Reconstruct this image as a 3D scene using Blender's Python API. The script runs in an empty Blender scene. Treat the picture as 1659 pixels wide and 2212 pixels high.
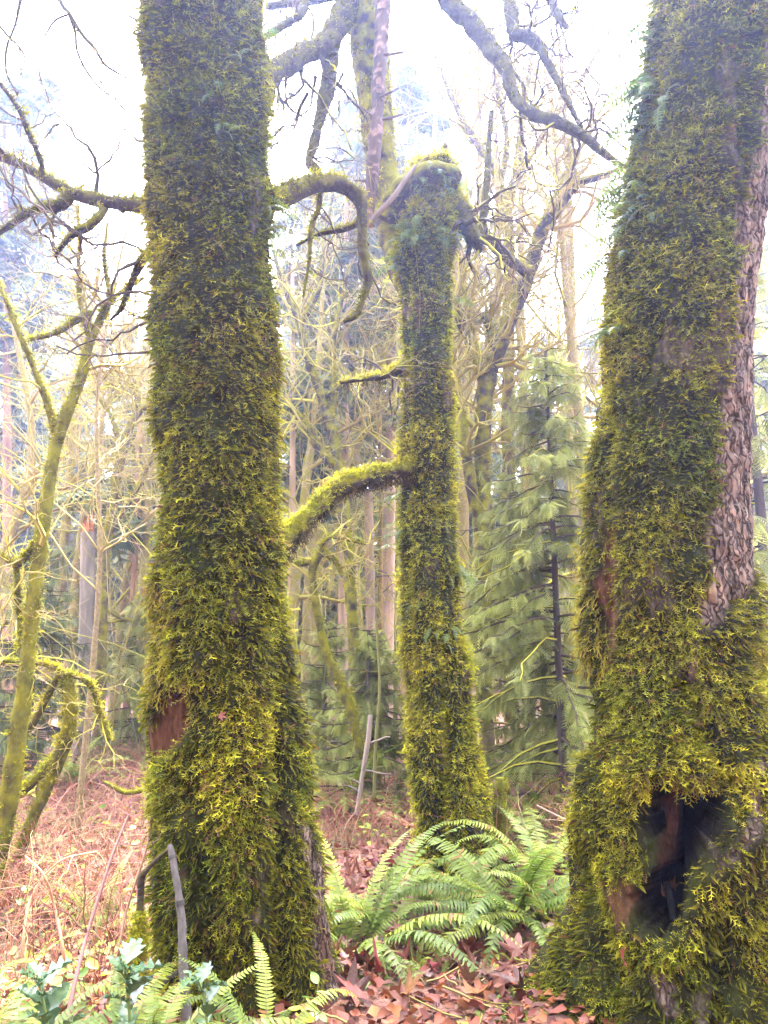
import bpy, math
import numpy as np
from mathutils import Vector

# ------------------------------------------------------------------ camera, sky, sun, exposure
sc = bpy.context.scene
COL = sc.collection
PITCH = math.radians(10.4)
CAMZ = 1.5
cam_d = bpy.data.cameras.new('camera')
cam = bpy.data.objects.new('camera', cam_d)
COL.objects.link(cam)
cam.location = (0, 0, CAMZ)
cam.rotation_euler = (math.pi / 2 + PITCH, 0, 0)
cam_d.sensor_fit = 'VERTICAL'
cam_d.sensor_height = 36.0
cam_d.lens = 26.0
cam_d.clip_start = 0.05
cam_d.clip_end = 600
sc.camera = cam

SUN_EL = math.radians(58)
SUN_AZ = math.radians(3)          # ahead of the camera, between the big trunks
w = bpy.data.worlds.new('World')
sc.world = w
w.use_nodes = True
wn, wl = w.node_tree.nodes, w.node_tree.links
wn.clear()
sky = wn.new('ShaderNodeTexSky')
sky.sky_type = 'NISHITA'
sky.sun_disc = False
sky.sun_elevation = SUN_EL
sky.sun_rotation = SUN_AZ
sky.air_density = 1.0
sky.dust_density = 3.0
hs = wn.new('ShaderNodeHueSaturation')
hs.inputs['Saturation'].default_value = 0.22
bgn = wn.new('ShaderNodeBackground')
bgn.inputs['Strength'].default_value = 0.15
wo = wn.new('ShaderNodeOutputWorld')
wl.new(sky.outputs[0], hs.inputs['Color'])
wl.new(hs.outputs[0], bgn.inputs['Color'])
wl.new(bgn.outputs[0], wo.inputs['Surface'])

sun_d = bpy.data.lights.new('sun', 'SUN')
sun_d.energy = 1.5
sun_d.angle = math.radians(14)
sun_d.color = (1.0, 0.95, 0.86)
sun = bpy.data.objects.new('sun', sun_d)
COL.objects.link(sun)
sd = Vector((math.sin(SUN_AZ) * math.cos(SUN_EL), math.cos(SUN_AZ) * math.cos(SUN_EL), math.sin(SUN_EL)))
sun.rotation_euler = (-sd).to_track_quat('-Z', 'Y').to_euler()
sun.location = (0, 10, 30)

sc.view_settings.view_transform = 'Standard'
sc.view_settings.look = 'None'
sc.view_settings.gamma = 1.0
sc.view_settings.use_curve_mapping = False
sc.view_settings.exposure = 4.6
HAZE = 0.0034

sc.render.engine = 'CYCLES'
cy = sc.cycles
cy.use_denoising = True
cy.max_bounces = 7
cy.diffuse_bounces = 4
cy.glossy_bounces = 2
cy.transmission_bounces = 4
cy.volume_bounces = 1
cy.transparent_max_bounces = 8
cy.sample_clamp_indirect = 6.0
cy.caustics_reflective = False
cy.caustics_refractive = False

# ------------------------------------------------------------------ projection helpers (1659 x 2212 picture units)
FP = 26.0 / 36.0 * 2212.0
CP, SP = math.cos(PITCH), math.sin(PITCH)


def at(px, py, Y):
    """world point seen at picture position px,py that stands at ground distance Y"""
    u = (px - 829.5) / FP
    v = -(py - 1106.0) / FP
    dy = CP - v * SP
    t = Y / dy
    return np.array([u * t, Y, CAMZ + (SP + v * CP) * t])


def proj(P):
    P = np.asarray(P, float)
    x, y, z = P[..., 0], P[..., 1], P[..., 2] - CAMZ
    d = y * CP + z * SP
    v = -y * SP + z * CP
    d = np.maximum(d, 1e-3)
    return 829.5 + x / d * FP, 1106.0 - v / d * FP, d


def pxr(rp, P):
    return rp / FP * proj(P)[2]


# ------------------------------------------------------------------ numpy noise
def _h(ix, iy, iz, s):
    n = (ix * 374761393 + iy * 668265263 + iz * 2147483647 + s * 1274126177) & 0xFFFFFFFF
    n = ((n ^ (n >> 13)) * 1274126177) & 0xFFFFFFFF
    n = ((n ^ (n >> 15)) * 2246822519) & 0xFFFFFFFF
    return ((n ^ (n >> 16)) & 0xFFFF) / 65535.0


def vnoise(P, s=0):
    P = np.asarray(P, float)
    i = np.floor(P).astype(np.int64)
    f = P - i
    f = f * f * (3 - 2 * f)
    r = 0
    for dx in (0, 1):
        wx = f[..., 0] if dx else 1 - f[..., 0]
        for dy in (0, 1):
            wy = f[..., 1] if dy else 1 - f[..., 1]
            for dz in (0, 1):
                wz = f[..., 2] if dz else 1 - f[..., 2]
                r = r + wx * wy * wz * _h(i[..., 0] + dx, i[..., 1] + dy, i[..., 2] + dz, s)
    return r * 2 - 1


def fbm(P, s=0, o=3):
    P = np.asarray(P, float)
    r, a = 0, 1.0
    for k in range(o):
        r = r + a * vnoise(P * (2.03 ** k), s + k * 7)
        a *= 0.5
    return r / 1.75


def sstep(a, b, x):
    t = np.clip((x - a) / (b - a), 0, 1)
    return t * t * (3 - 2 * t)


def nrm(v):
    return v / np.maximum(np.linalg.norm(v, axis=-1, keepdims=True), 1e-9)


def poly_sd(px, py, poly):
    """signed distance (negative inside) to a polygon"""
    poly = np.asarray(poly, float)
    d = np.full(px.shape, 1e9)
    ins = np.zeros(px.shape, bool)
    n = len(poly)
    for k in range(n):
        ax, ay = poly[k]
        bx, by = poly[(k + 1) % n]
        ex, ey = bx - ax, by - ay
        t = np.clip(((px - ax) * ex + (py - ay) * ey) / (ex * ex + ey * ey + 1e-9), 0, 1)
        d = np.minimum(d, np.hypot(px - ax - t * ex, py - ay - t * ey))
        c = ((ay > py) != (by > py)) & (px < (bx - ax) * (py - ay) / ((by - ay) if by != ay else 1e-9) + ax)
        ins ^= c
    return np.where(ins, -d, d)


def line_d(px, py, pts):
    d = np.full(px.shape, 1e9)
    for k in range(len(pts) - 1):
        ax, ay = pts[k]
        bx, by = pts[k + 1]
        ex, ey = bx - ax, by - ay
        t = np.clip(((px - ax) * ex + (py - ay) * ey) / (ex * ex + ey * ey + 1e-9), 0, 1)
        d = np.minimum(d, np.hypot(px - ax - t * ex, py - ay - t * ey))
    return d


# ------------------------------------------------------------------ materials
def mat(name, rough=0.75, spec=0.3, transl=0.0, nscale=30.0, namp=0.35, bump=0.0, bscale=60.0, stretch=1.0,
        rand=0.0, mosstop=False, base=None, mosscol=(.20, .185, .016), cracks=False):
    m = bpy.data.materials.new(name)
    m.use_nodes = True
    nt = m.node_tree
    N, L = nt.nodes, nt.links
    N.clear()
    out = N.new('ShaderNodeOutputMaterial')
    p = N.new('ShaderNodeBsdfPrincipled')
    p.inputs['Roughness'].default_value = rough
    p.inputs['Specular IOR Level'].default_value = spec
    if base is None:
        a = N.new('ShaderNodeAttribute')
        a.attribute_name = 'Col'
        c = a.outputs['Color']
    else:
        a = N.new('ShaderNodeRGB')
        a.outputs[0].default_value = (*base, 1)
        c = a.outputs[0]
    tc = N.new('ShaderNodeTexCoord')
    mp = N.new('ShaderNodeMapping')
    mp.inputs['Scale'].default_value = (1, 1, 1.0 / stretch)
    L.new(tc.outputs['Object'], mp.inputs['Vector'])
    if namp > 0:
        nz = N.new('ShaderNodeTexNoise')
        nz.inputs['Scale'].default_value = nscale
        nz.inputs['Detail'].default_value = 5
        L.new(mp.outputs[0], nz.inputs['Vector'])
        mr = N.new('ShaderNodeMapRange')
        mr.inputs['From Min'].default_value = 0.25
        mr.inputs['From Max'].default_value = 0.75
        mr.inputs['To Min'].default_value = 1 - namp
        mr.inputs['To Max'].default_value = 1 + namp
        L.new(nz.outputs['Fac'], mr.inputs['Value'])
        mx = N.new('ShaderNodeMix')
        mx.data_type = 'RGBA'
        mx.blend_type = 'MULTIPLY'
        mx.inputs['Factor'].default_value = 1
        L.new(c, mx.inputs['A'])
        L.new(mr.outputs[0], mx.inputs['B'])
        c = mx.outputs['Result']
    crk = None
    if cracks:
        wv = N.new('ShaderNodeTexNoise')
        wv.inputs['Scale'].default_value = 14
        L.new(tc.outputs['Object'], wv.inputs['Vector'])
        wa = N.new('ShaderNodeMix')
        wa.data_type = 'RGBA'
        wa.blend_type = 'LINEAR_LIGHT'
        wa.inputs['Factor'].default_value = .045
        m2 = N.new('ShaderNodeMapping')
        m2.inputs['Scale'].default_value = (1, 1, .27)
        L.new(tc.outputs['Object'], wa.inputs['A'])
        L.new(wv.outputs['Color'], wa.inputs['B'])
        L.new(wa.outputs['Result'], m2.inputs['Vector'])
        vo = N.new('ShaderNodeTexVoronoi')
        vo.feature = 'DISTANCE_TO_EDGE'
        vo.inputs['Scale'].default_value = 34
        L.new(m2.outputs[0], vo.inputs['Vector'])
        r5 = N.new('ShaderNodeMapRange')
        r5.inputs['From Max'].default_value = .16
        r5.inputs['To Min'].default_value = .22
        r5.inputs['To Max'].default_value = 1.15
        L.new(vo.outputs['Distance'], r5.inputs['Value'])
        m3 = N.new('ShaderNodeMix')
        m3.data_type = 'RGBA'
        m3.inputs['A'].default_value = (1, 1, 1, 1)
        L.new(a.outputs['Alpha'], m3.inputs['Factor'])
        L.new(r5.outputs[0], m3.inputs['B'])
        m4 = N.new('ShaderNodeMix')
        m4.data_type = 'RGBA'
        m4.blend_type = 'MULTIPLY'
        m4.inputs['Factor'].default_value = 1
        L.new(c, m4.inputs['A'])
        L.new(m3.outputs['Result'], m4.inputs['B'])
        c = m4.outputs['Result']
        crk = r5.outputs[0]
    if mosstop:
        g = N.new('ShaderNodeNewGeometry')
        sx = N.new('ShaderNodeSeparateXYZ')
        L.new(g.outputs['Normal'], sx.inputs[0])
        n2 = N.new('ShaderNodeTexNoise')
        n2.inputs['Scale'].default_value = 9
        L.new(tc.outputs['Object'], n2.inputs['Vector'])
        ad = N.new('ShaderNodeMath')
        ad.operation = 'MULTIPLY_ADD'
        ad.inputs[1].default_value = 2.6
        L.new(n2.outputs['Fac'], ad.inputs[0])
        L.new(sx.outputs['Z'], ad.inputs[2])
        r2 = N.new('ShaderNodeMapRange')
        r2.inputs['From Min'].default_value = 0.9
        r2.inputs['From Max'].default_value = 1.7
        L.new(ad.outputs[0], r2.inputs['Value'])
        ml = N.new('ShaderNodeMath')
        ml.operation = 'MULTIPLY'
        L.new(r2.outputs[0], ml.inputs[0])
        L.new(a.outputs['Alpha'], ml.inputs[1])
        mm = N.new('ShaderNodeMix')
        mm.data_type = 'RGBA'
        L.new(ml.outputs[0], mm.inputs['Factor'])
        L.new(c, mm.inputs['A'])
        mm.inputs['B'].default_value = (*mosscol, 1)
        c = mm.outputs['Result']
    if rand > 0:
        oi = N.new('ShaderNodeObjectInfo')
        h2 = N.new('ShaderNodeHueSaturation')
        r3 = N.new('ShaderNodeMapRange')
        r3.inputs['To Min'].default_value = 1 - rand
        r3.inputs['To Max'].default_value = 1 + rand
        L.new(oi.outputs['Random'], r3.inputs['Value'])
        L.new(r3.outputs[0], h2.inputs['Value'])
        r4 = N.new('ShaderNodeMapRange')
        r4.inputs['To Min'].default_value = 0.5 + rand * 0.06
        r4.inputs['To Max'].default_value = 0.5 - rand * 0.06
        L.new(oi.outputs['Random'], r4.inputs['Value'])
        L.new(r4.outputs[0], h2.inputs['Hue'])
        L.new(c, h2.inputs['Color'])
        c = h2.outputs['Color']
    L.new(c, p.inputs['Base Color'])
    if bump > 0:
        bz = N.new('ShaderNodeTexNoise')
        bz.inputs['Scale'].default_value = bscale
        bz.inputs['Detail'].default_value = 6
        bz.inputs['Roughness'].default_value = 0.65
        L.new(mp.outputs[0], bz.inputs['Vector'])
        b = N.new('ShaderNodeBump')
        b.inputs['Strength'].default_value = bump
        b.inputs['Distance'].default_value = 0.02
        L.new(bz.outputs['Fac'], b.inputs['Height'])
        if crk is not None:
            ba = N.new('ShaderNodeMath')
            ba.operation = 'MULTIPLY_ADD'
            L.new(crk, ba.inputs[0])
            L.new(a.outputs['Alpha'], ba.inputs[1])
            L.new(bz.outputs['Fac'], ba.inputs[2])
            L.new(ba.outputs[0], b.inputs['Height'])
        L.new(b.outputs[0], p.inputs['Normal'])
    if transl > 0:
        t = N.new('ShaderNodeBsdfTranslucent')
        L.new(c, t.inputs['Color'])
        ms = N.new('ShaderNodeMixShader')
        ms.inputs['Fac'].default_value = transl
        L.new(p.outputs[0], ms.inputs[1])
        L.new(t.outputs[0], ms.inputs[2])
        L.new(ms.outputs[0], out.inputs['Surface'])
    else:
        L.new(p.outputs[0], out.inputs['Surface'])
    return m


M_MOSS = mat('moss', rough=0.7, spec=0.08, transl=0.42, namp=0)
M_TRUNK = mat('mossy_trunk', rough=0.85, spec=0.08, nscale=45, namp=0.55, bump=0.9, bscale=70, stretch=3.0, cracks=True)
M_LIMB = mat('mossy_limb', rough=0.9, spec=0.06, nscale=40, namp=0.45, bump=0.8, bscale=80, mosstop=True)
M_FIR = mat('conifer_bark', rough=0.9, spec=0.15, nscale=9, namp=0.4, bump=1.0, bscale=22, stretch=5.0)
M_TWIG = mat('twig', rough=0.85, spec=0.05, namp=0, mosstop=True, mosscol=(.34, .31, .035))
M_NEEDLE = mat('needles', rough=0.6, spec=0.15, transl=0.4, namp=0)
M_FERN = mat('fern_leaf', rough=0.5, spec=0.35, transl=0.4, namp=0.2, nscale=25, rand=0.34)
M_LEAF = mat('dead_leaf', rough=0.45, spec=0.22, transl=0.15, nscale=18, namp=0.4, rand=0.4)
M_LITTER = mat('litter_leaf', rough=0.6, spec=0.15, transl=0.15, namp=0)
M_GREEN = mat('green_leaf', rough=0.45, spec=0.4, transl=0.4, nscale=14, namp=0.2, rand=0.25)
M_HOLLY = mat('holly_leaf', rough=0.25, spec=0.35, transl=0.12, nscale=14, namp=0.15, rand=0.15)
M_STEM = mat('stem', rough=0.6, spec=0.3, transl=0.1, namp=0)
M_STICK = mat('stick_bark', rough=0.75, spec=0.12, nscale=50, namp=0.4, bump=0.6, bscale=90, stretch=3.0)
M_WOOD = mat('rotten_wood', rough=0.75, spec=0.3, nscale=40, namp=0.6, bump=1.0, bscale=50, stretch=6.0)


def ground_material():
    m = bpy.data.materials.new('forest_floor')
    m.use_nodes = True
    N, L = m.node_tree.nodes, m.node_tree.links
    p = N['Principled BSDF']
    p.inputs['Roughness'].default_value = 0.7
    tc = N.new('ShaderNodeTexCoord')
    n1 = N.new('ShaderNodeTexNoise')
    n1.inputs['Scale'].default_value = 14
    n1.inputs['Detail'].default_value = 8
    n1.inputs['Roughness'].default_value = 0.7
    L.new(tc.outputs['Object'], n1.inputs['Vector'])
    r = N.new('ShaderNodeValToRGB')
    e = r.color_ramp.elements
    e[0].position, e[0].color = 0.3, (0.035, 0.016, 0.010, 1)
    e[1].position, e[1].color = 0.72, (0.36, 0.15, 0.10, 1)
    k = e.new(0.5)
    k.color = (0.16, 0.055, 0.035, 1)
    L.new(n1.outputs['Fac'], r.inputs['Fac'])
    n2 = N.new('ShaderNodeTexNoise')
    n2.inputs['Scale'].default_value = 0.55
    n2.inputs['Detail'].default_value = 4
    L.new(tc.outputs['Object'], n2.inputs['Vector'])
    r2 = N.new('ShaderNodeMapRange')
    r2.inputs['From Min'].default_value = 0.52
    r2.inputs['From Max'].default_value = 0.68
    L.new(n2.outputs['Fac'], r2.inputs['Value'])
    mx = N.new('ShaderNodeMix')
    mx.data_type = 'RGBA'
    L.new(r2.outputs[0], mx.inputs['Factor'])
    L.new(r.outputs[0], mx.inputs['A'])
    mx.inputs['B'].default_value = (0.10, 0.10, 0.025, 1)
    L.new(mx.outputs['Result'], p.inputs['Base Color'])
    b = N.new('ShaderNodeBump')
    b.inputs['Strength'].default_value = 1
    b.inputs['Distance'].default_value = 0.04
    L.new(n1.outputs['Fac'], b.inputs['Height'])
    L.new(b.outputs[0], p.inputs['Normal'])
    return m


M_GROUND = ground_material()


# ------------------------------------------------------------------ mesh helpers
class Geo:
    def __init__(self):
        self.V, self.F, self.C, self.n = [], [], [], 0

    def add(self, V, F, C):
        V = np.asarray(V, np.float32).reshape(-1, 3)
        if len(V) == 0:
            return
        C = np.asarray(C, np.float32)
        if C.ndim == 1:
            C = np.tile(C, (len(V), 1))
        if C.shape[1] == 3:
            C = np.hstack([C, np.ones((len(C), 1), np.float32)])
        self.V.append(V)
        self.C.append(C)
        self.F.append(np.asarray(F, np.int64) + self.n)
        self.n += len(V)


TRIS = 0


def mesh_of(name, g, m, smooth=True):
    global TRIS
    me = bpy.data.meshes.new(name)
    V = np.concatenate(g.V)
    C = np.concatenate(g.C)
    loops = np.concatenate([f.ravel() for f in g.F]).astype(np.int32)
    sizes = np.concatenate([np.full(len(f), f.shape[1], np.int32) for f in g.F])
    TRIS += int((sizes - 2).sum())
    starts = np.concatenate([[0], np.cumsum(sizes)[:-1]]).astype(np.int32)
    me.vertices.add(len(V))
    me.vertices.foreach_set('co', V.ravel())
    me.loops.add(len(loops))
    me.loops.foreach_set('vertex_index', loops)
    me.polygons.add(len(sizes))
    me.polygons.foreach_set('loop_start', starts)
    me.polygons.foreach_set('loop_total', sizes)
    if smooth:
        me.polygons.foreach_set('use_smooth', np.ones(len(sizes), bool))
    ca = me.color_attributes.new('Col', 'FLOAT_COLOR', 'POINT')
    ca.data.foreach_set('color', C.astype(np.float32).ravel())
    me.materials.append(m)
    me.update(calc_edges=True)
    return me


def obj(name, g, m, parent=None, kind=None, smooth=True):
    me = g if isinstance(g, bpy.types.Mesh) else mesh_of(name, g, m, smooth)
    o = bpy.data.objects.new(name, me)
    COL.objects.link(o)
    if parent is not None:
        o.parent = parent
        o.location = -parent.location if parent.type == 'EMPTY' else (0, 0, 0)
    if kind:
        o['kind'] = kind
    return o


def thing(name, label, cat, loc=(0, 0, 0), group=None):
    o = bpy.data.objects.new(name, None)
    o.empty_display_size = 0.1
    COL.objects.link(o)
    o.location = tuple(float(x) for x in loc)
    o['label'] = label
    o['category'] = cat
    if group:
        o['group'] = group
    return o


def catmull(P, n):
    P = np.asarray(P, float)
    k = len(P)
    if k == 2:
        t = np.linspace(0, 1, n)[:, None]
        return P[0] * (1 - t) + P[1] * t
    Q = np.vstack([2 * P[0] - P[1], P, 2 * P[-1] - P[-2]])
    t = np.linspace(0, k - 1 - 1e-6, n)
    i = t.astype(int)
    f = (t - i)[:, None]
    a, b, c, d = Q[i], Q[i + 1], Q[i + 2], Q[i + 3]
    return 0.5 * (2 * b + (c - a) * f + (2 * a - 5 * b + 4 * c - d) * f ** 2 + (3 * b - a - 3 * c + d) * f ** 3)


def tubes(g, polys, rads, cols, sides=3):
    """polys: (K,n,3) rads (K,n) cols (K,4) or (K,n,4)"""
    P = np.asarray(polys, float)
    if len(P) == 0:
        return
    R = np.asarray(rads, float)
    K, n, _ = P.shape
    T = np.empty_like(P)
    T[:, 1:-1] = P[:, 2:] - P[:, :-2]
    T[:, 0] = P[:, 1] - P[:, 0]
    T[:, -1] = P[:, -1] - P[:, -2]
    T = nrm(T)
    ref = np.where(np.abs(T.mean(1)[:, None, 2:3]) > 0.8, np.array([1., 0.2, 0]), np.array([0, 0.1, 1.]))
    A = nrm(np.cross(T, np.broadcast_to(ref, T.shape)))
    B = np.cross(T, A)
    th = np.arange(sides) * 2 * math.pi / sides
    V = P[:, :, None, :] + R[:, :, None, None] * (np.cos(th)[None, None, :, None] * A[:, :, None, :] + np.sin(th)[None, None, :, None] * B[:, :, None, :])
    idx = np.arange(K * n * sides).reshape(K, n, sides)
    a = idx[:, :-1]
    b = np.roll(a, -1, axis=2)
    d = idx[:, 1:]
    c = np.roll(d, -1, axis=2)
    F = np.stack([a, b, c, d], -1).reshape(-1, 4)
    Cc = np.asarray(cols, float)
    if Cc.ndim == 2:
        Cc = np.repeat(Cc[:, None, :], n, 1)
    Cc = np.repeat(Cc[:, :, None, :], sides, 2).reshape(K * n * sides, -1)
    g.add(V.reshape(-1, 3), F, Cc)


def lump_tube(g, pts, rad, col, sides=14, amp=0.25, ns=9.0, seed=0, cap=True):
    """one limb with a knobbly mossy outline; pts (n,3), rad (n,)"""
    P = np.asarray(pts, float)
    n = len(P)
    T = nrm(np.gradient(P, axis=0))
    ref = np.array([1., 0.2, 0]) if abs(T[:, 2].mean()) > 0.8 else np.array([0, 0.1, 1.])
    A = nrm(np.cross(T, ref))
    B = np.cross(T, A)
    th = np.arange(sides) * 2 * math.pi / sides
    D = np.cos(th)[None, :, None] * A[:, None] + np.sin(th)[None, :, None] * B[:, None]
    V = P[:, None] + D * np.asarray(rad)[:, None, None]
    k = 1 + amp * fbm(V * ns, seed, 2)
    V = P[:, None] + D * (np.asarray(rad)[:, None] * k)[..., None]
    idx = np.arange(n * sides).reshape(n, sides)
    a = idx[:-1]
    b = np.roll(a, -1, 1)
    d = idx[1:]
    c = np.roll(d, -1, 1)
    F = np.stack([a, b, c, d], -1).reshape(-1, 4)
    V = V.reshape(-1, 3)
    C = np.tile(np.asarray(col, float), (len(V), 1))
    g.add(V, F, C)
    if cap:
        for row, rev in ((0, 1), (n - 1, -1)):
            ce = P[row]
            Vc = np.vstack([V[idx[row]], ce[None]])
            o = np.arange(sides)
            Fc = np.stack([o, np.roll(o, -rev), np.full(sides, sides)], -1)
            g.add(Vc, Fc, np.asarray(col, float))
    return V, F


def vnormals(V, F):
    N = np.zeros_like(V)
    T = F[:, :3] if F.shape[1] == 3 else np.vstack([F[:, [0, 1, 2]], F[:, [0, 2, 3]]])
    fn = np.cross(V[T[:, 1]] - V[T[:, 0]], V[T[:, 2]] - V[T[:, 0]])
    for k in range(3):
        np.add.at(N, T[:, k], fn)
    return nrm(N), T, np.linalg.norm(fn, axis=1) * 0.5


def scatter(V, F, n, rng, wt=None):
    N, T, A = vnormals(V, F)
    p = A.copy()
    if wt is not None:
        p = p * wt[T].mean(1)
    p = p / p.sum()
    t = rng.choice(len(T), n, p=p)
    b = rng.dirichlet((1, 1, 1), n)
    P = (V[T[t]] * b[:, :, None]).sum(1)
    Nn = nrm((N[T[t]] * b[:, :, None]).sum(1))
    return P, Nn, T[t], b


# sprig templates: x along the stem, y sideways, z up out of the sprig plane; 4th column: 0 root .. 1 tip
def sprig_template(rng, leaflets=8, lw=0.34, width=0.09, curl=0.25):
    V, F = [], []

    def cz(s):
        return curl * s * s
    for s in (0, 0.5):
        V.append((s, -width * .35 * (1 - s * .6), cz(s), s))
        V.append((s, width * .35 * (1 - s * .6), cz(s), s))
    V.append((1.0, 0, cz(1), 1))
    F += [(0, 2, 3), (0, 3, 1), (2, 4, 3)]
    for k in range(leaflets):
        s = 0.15 + 0.8 * (k + rng.uniform(-.3, .3)) / leaflets
        sd = 1 if k % 2 else -1
        ln = lw * (1 - 0.55 * s) * rng.uniform(.7, 1.3)
        i = len(V)
        fx = rng.uniform(.35, .9)
        V.append((s - width * .55, 0, cz(s), s))
        V.append((s + width * .55, 0, cz(s), s))
        V.append((s + ln * fx, sd * ln, cz(s) + rng.uniform(-.08, .12), min(1, s + .3)))
        F.append((i, i + 1, i + 2))
    return np.array(V), np.array(F)


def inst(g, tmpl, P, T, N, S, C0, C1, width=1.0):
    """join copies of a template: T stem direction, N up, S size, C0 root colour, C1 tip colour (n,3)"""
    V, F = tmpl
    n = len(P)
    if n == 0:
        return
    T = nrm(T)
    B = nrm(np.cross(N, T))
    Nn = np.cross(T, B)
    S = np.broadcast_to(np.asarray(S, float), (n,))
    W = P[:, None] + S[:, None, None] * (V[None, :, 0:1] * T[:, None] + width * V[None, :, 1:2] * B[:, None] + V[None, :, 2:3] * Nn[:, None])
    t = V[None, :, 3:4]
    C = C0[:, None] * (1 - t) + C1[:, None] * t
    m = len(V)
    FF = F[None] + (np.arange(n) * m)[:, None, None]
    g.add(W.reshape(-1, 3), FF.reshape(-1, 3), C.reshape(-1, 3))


RT = np.random.RandomState(5)
SPRIGS = [sprig_template(RT, n_, l_, w_, c) for n_, l_, w_, c in ((8, .28, .065, .15), (7, .24, .06, .35), (8, .20, .05, .5), (6, .32, .08, .0), (8, .24, .055, -.25), (7, .18, .05, .7))]
HAIR = [(np.array([(0, -w_, 0, 0), (0, w_, 0, 0), (.6, .03, c_, .6), (1, -.02, c_ * .6, 1)]), np.array([(0, 1, 2), (0, 2, 3)])) for w_, c_ in ((.07, .15), (.09, -.1), (.06, .3))]
SMALL = [sprig_template(RT, 4, .40, .16, c) for c in (.15, .35, .0)]


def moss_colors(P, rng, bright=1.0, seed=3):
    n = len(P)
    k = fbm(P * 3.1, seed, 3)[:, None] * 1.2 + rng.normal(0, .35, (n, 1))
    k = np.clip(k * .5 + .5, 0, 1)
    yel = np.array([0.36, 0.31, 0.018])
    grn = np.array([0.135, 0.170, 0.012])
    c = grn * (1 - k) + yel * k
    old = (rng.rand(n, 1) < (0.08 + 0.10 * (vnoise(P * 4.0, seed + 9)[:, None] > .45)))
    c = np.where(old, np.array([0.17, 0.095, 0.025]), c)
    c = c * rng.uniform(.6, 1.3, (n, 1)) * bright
    return c * np.array([.17, .15, .25]), c * 1.5  # roots older and browner, darkened further as painted shade; tips lightened


def moss_sprigs(g, P, N, size, rng, out=0.5, down=0.95, side=0.55, templates=SPRIGS, bright=1.0, seed=3, width=1.0):
    n = len(P)
    dn = np.array([0, 0, -1.0])
    t = nrm(dn - (N @ dn)[:, None] * N + rng.normal(0, .05, (n, 3)))
    s = nrm(np.cross(N, t))
    T = nrm(down * rng.uniform(.3, 1.2, (n, 1)) * t + side * rng.normal(0, .8, (n, 1)) * s + out * rng.uniform(.5, 1.5, (n, 1)) * N)
    S = size * np.clip(np.exp(rng.normal(-.08, .42, n)), .3, 2.2)
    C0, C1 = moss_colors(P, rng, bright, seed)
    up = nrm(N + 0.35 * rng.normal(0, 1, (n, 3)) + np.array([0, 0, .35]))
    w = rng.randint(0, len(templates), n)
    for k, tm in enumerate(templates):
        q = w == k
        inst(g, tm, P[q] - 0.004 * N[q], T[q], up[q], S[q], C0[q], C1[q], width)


# ------------------------------------------------------------------ the forest floor
def gz(x, y):
    x = np.asarray(x, float)
    y = np.asarray(y, float)
    p = np.stack([x * .45, y * .45, np.zeros_like(x)], -1)
    z = 0.10 * vnoise(p, 11) + 0.035 * vnoise(p * 4.1, 12)
    for (cx, cy_, h, r) in ((-.62, 3.35, .16, .7), (1.2, 3.2, .22, .9), (.45, 5.4, .12, .8)):
        z = z + h * np.exp(-((x - cx) ** 2 + (y - cy_) ** 2) / (r * r))
    z = z + 0.9 * sstep(9, 40, y)
    return z


def build_ground():
    xs = np.concatenate([np.linspace(-64, -6, 50)[:-1], np.linspace(-6, 6, 110), np.linspace(6, 64, 50)[1:]])
    ys = np.concatenate([np.linspace(-24, .8, 20)[:-1], np.linspace(.8, 9, 84), np.linspace(9, 100, 70)[1:]])
    X, Y = np.meshgrid(xs, ys)
    V = np.stack([X, Y, gz(X, Y)], -1)
    ny, nx = X.shape
    i = np.arange(nx * ny).reshape(ny, nx)
    F = np.stack([i[:-1, :-1], i[:-1, 1:], i[1:, 1:], i[1:, :-1]], -1).reshape(-1, 4)
    g = Geo()
    g.add(V.reshape(-1, 3), F, np.array([.2, .1, .05]))
    return obj('ground', g, M_GROUND, kind='structure')


ground = build_ground()


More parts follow.
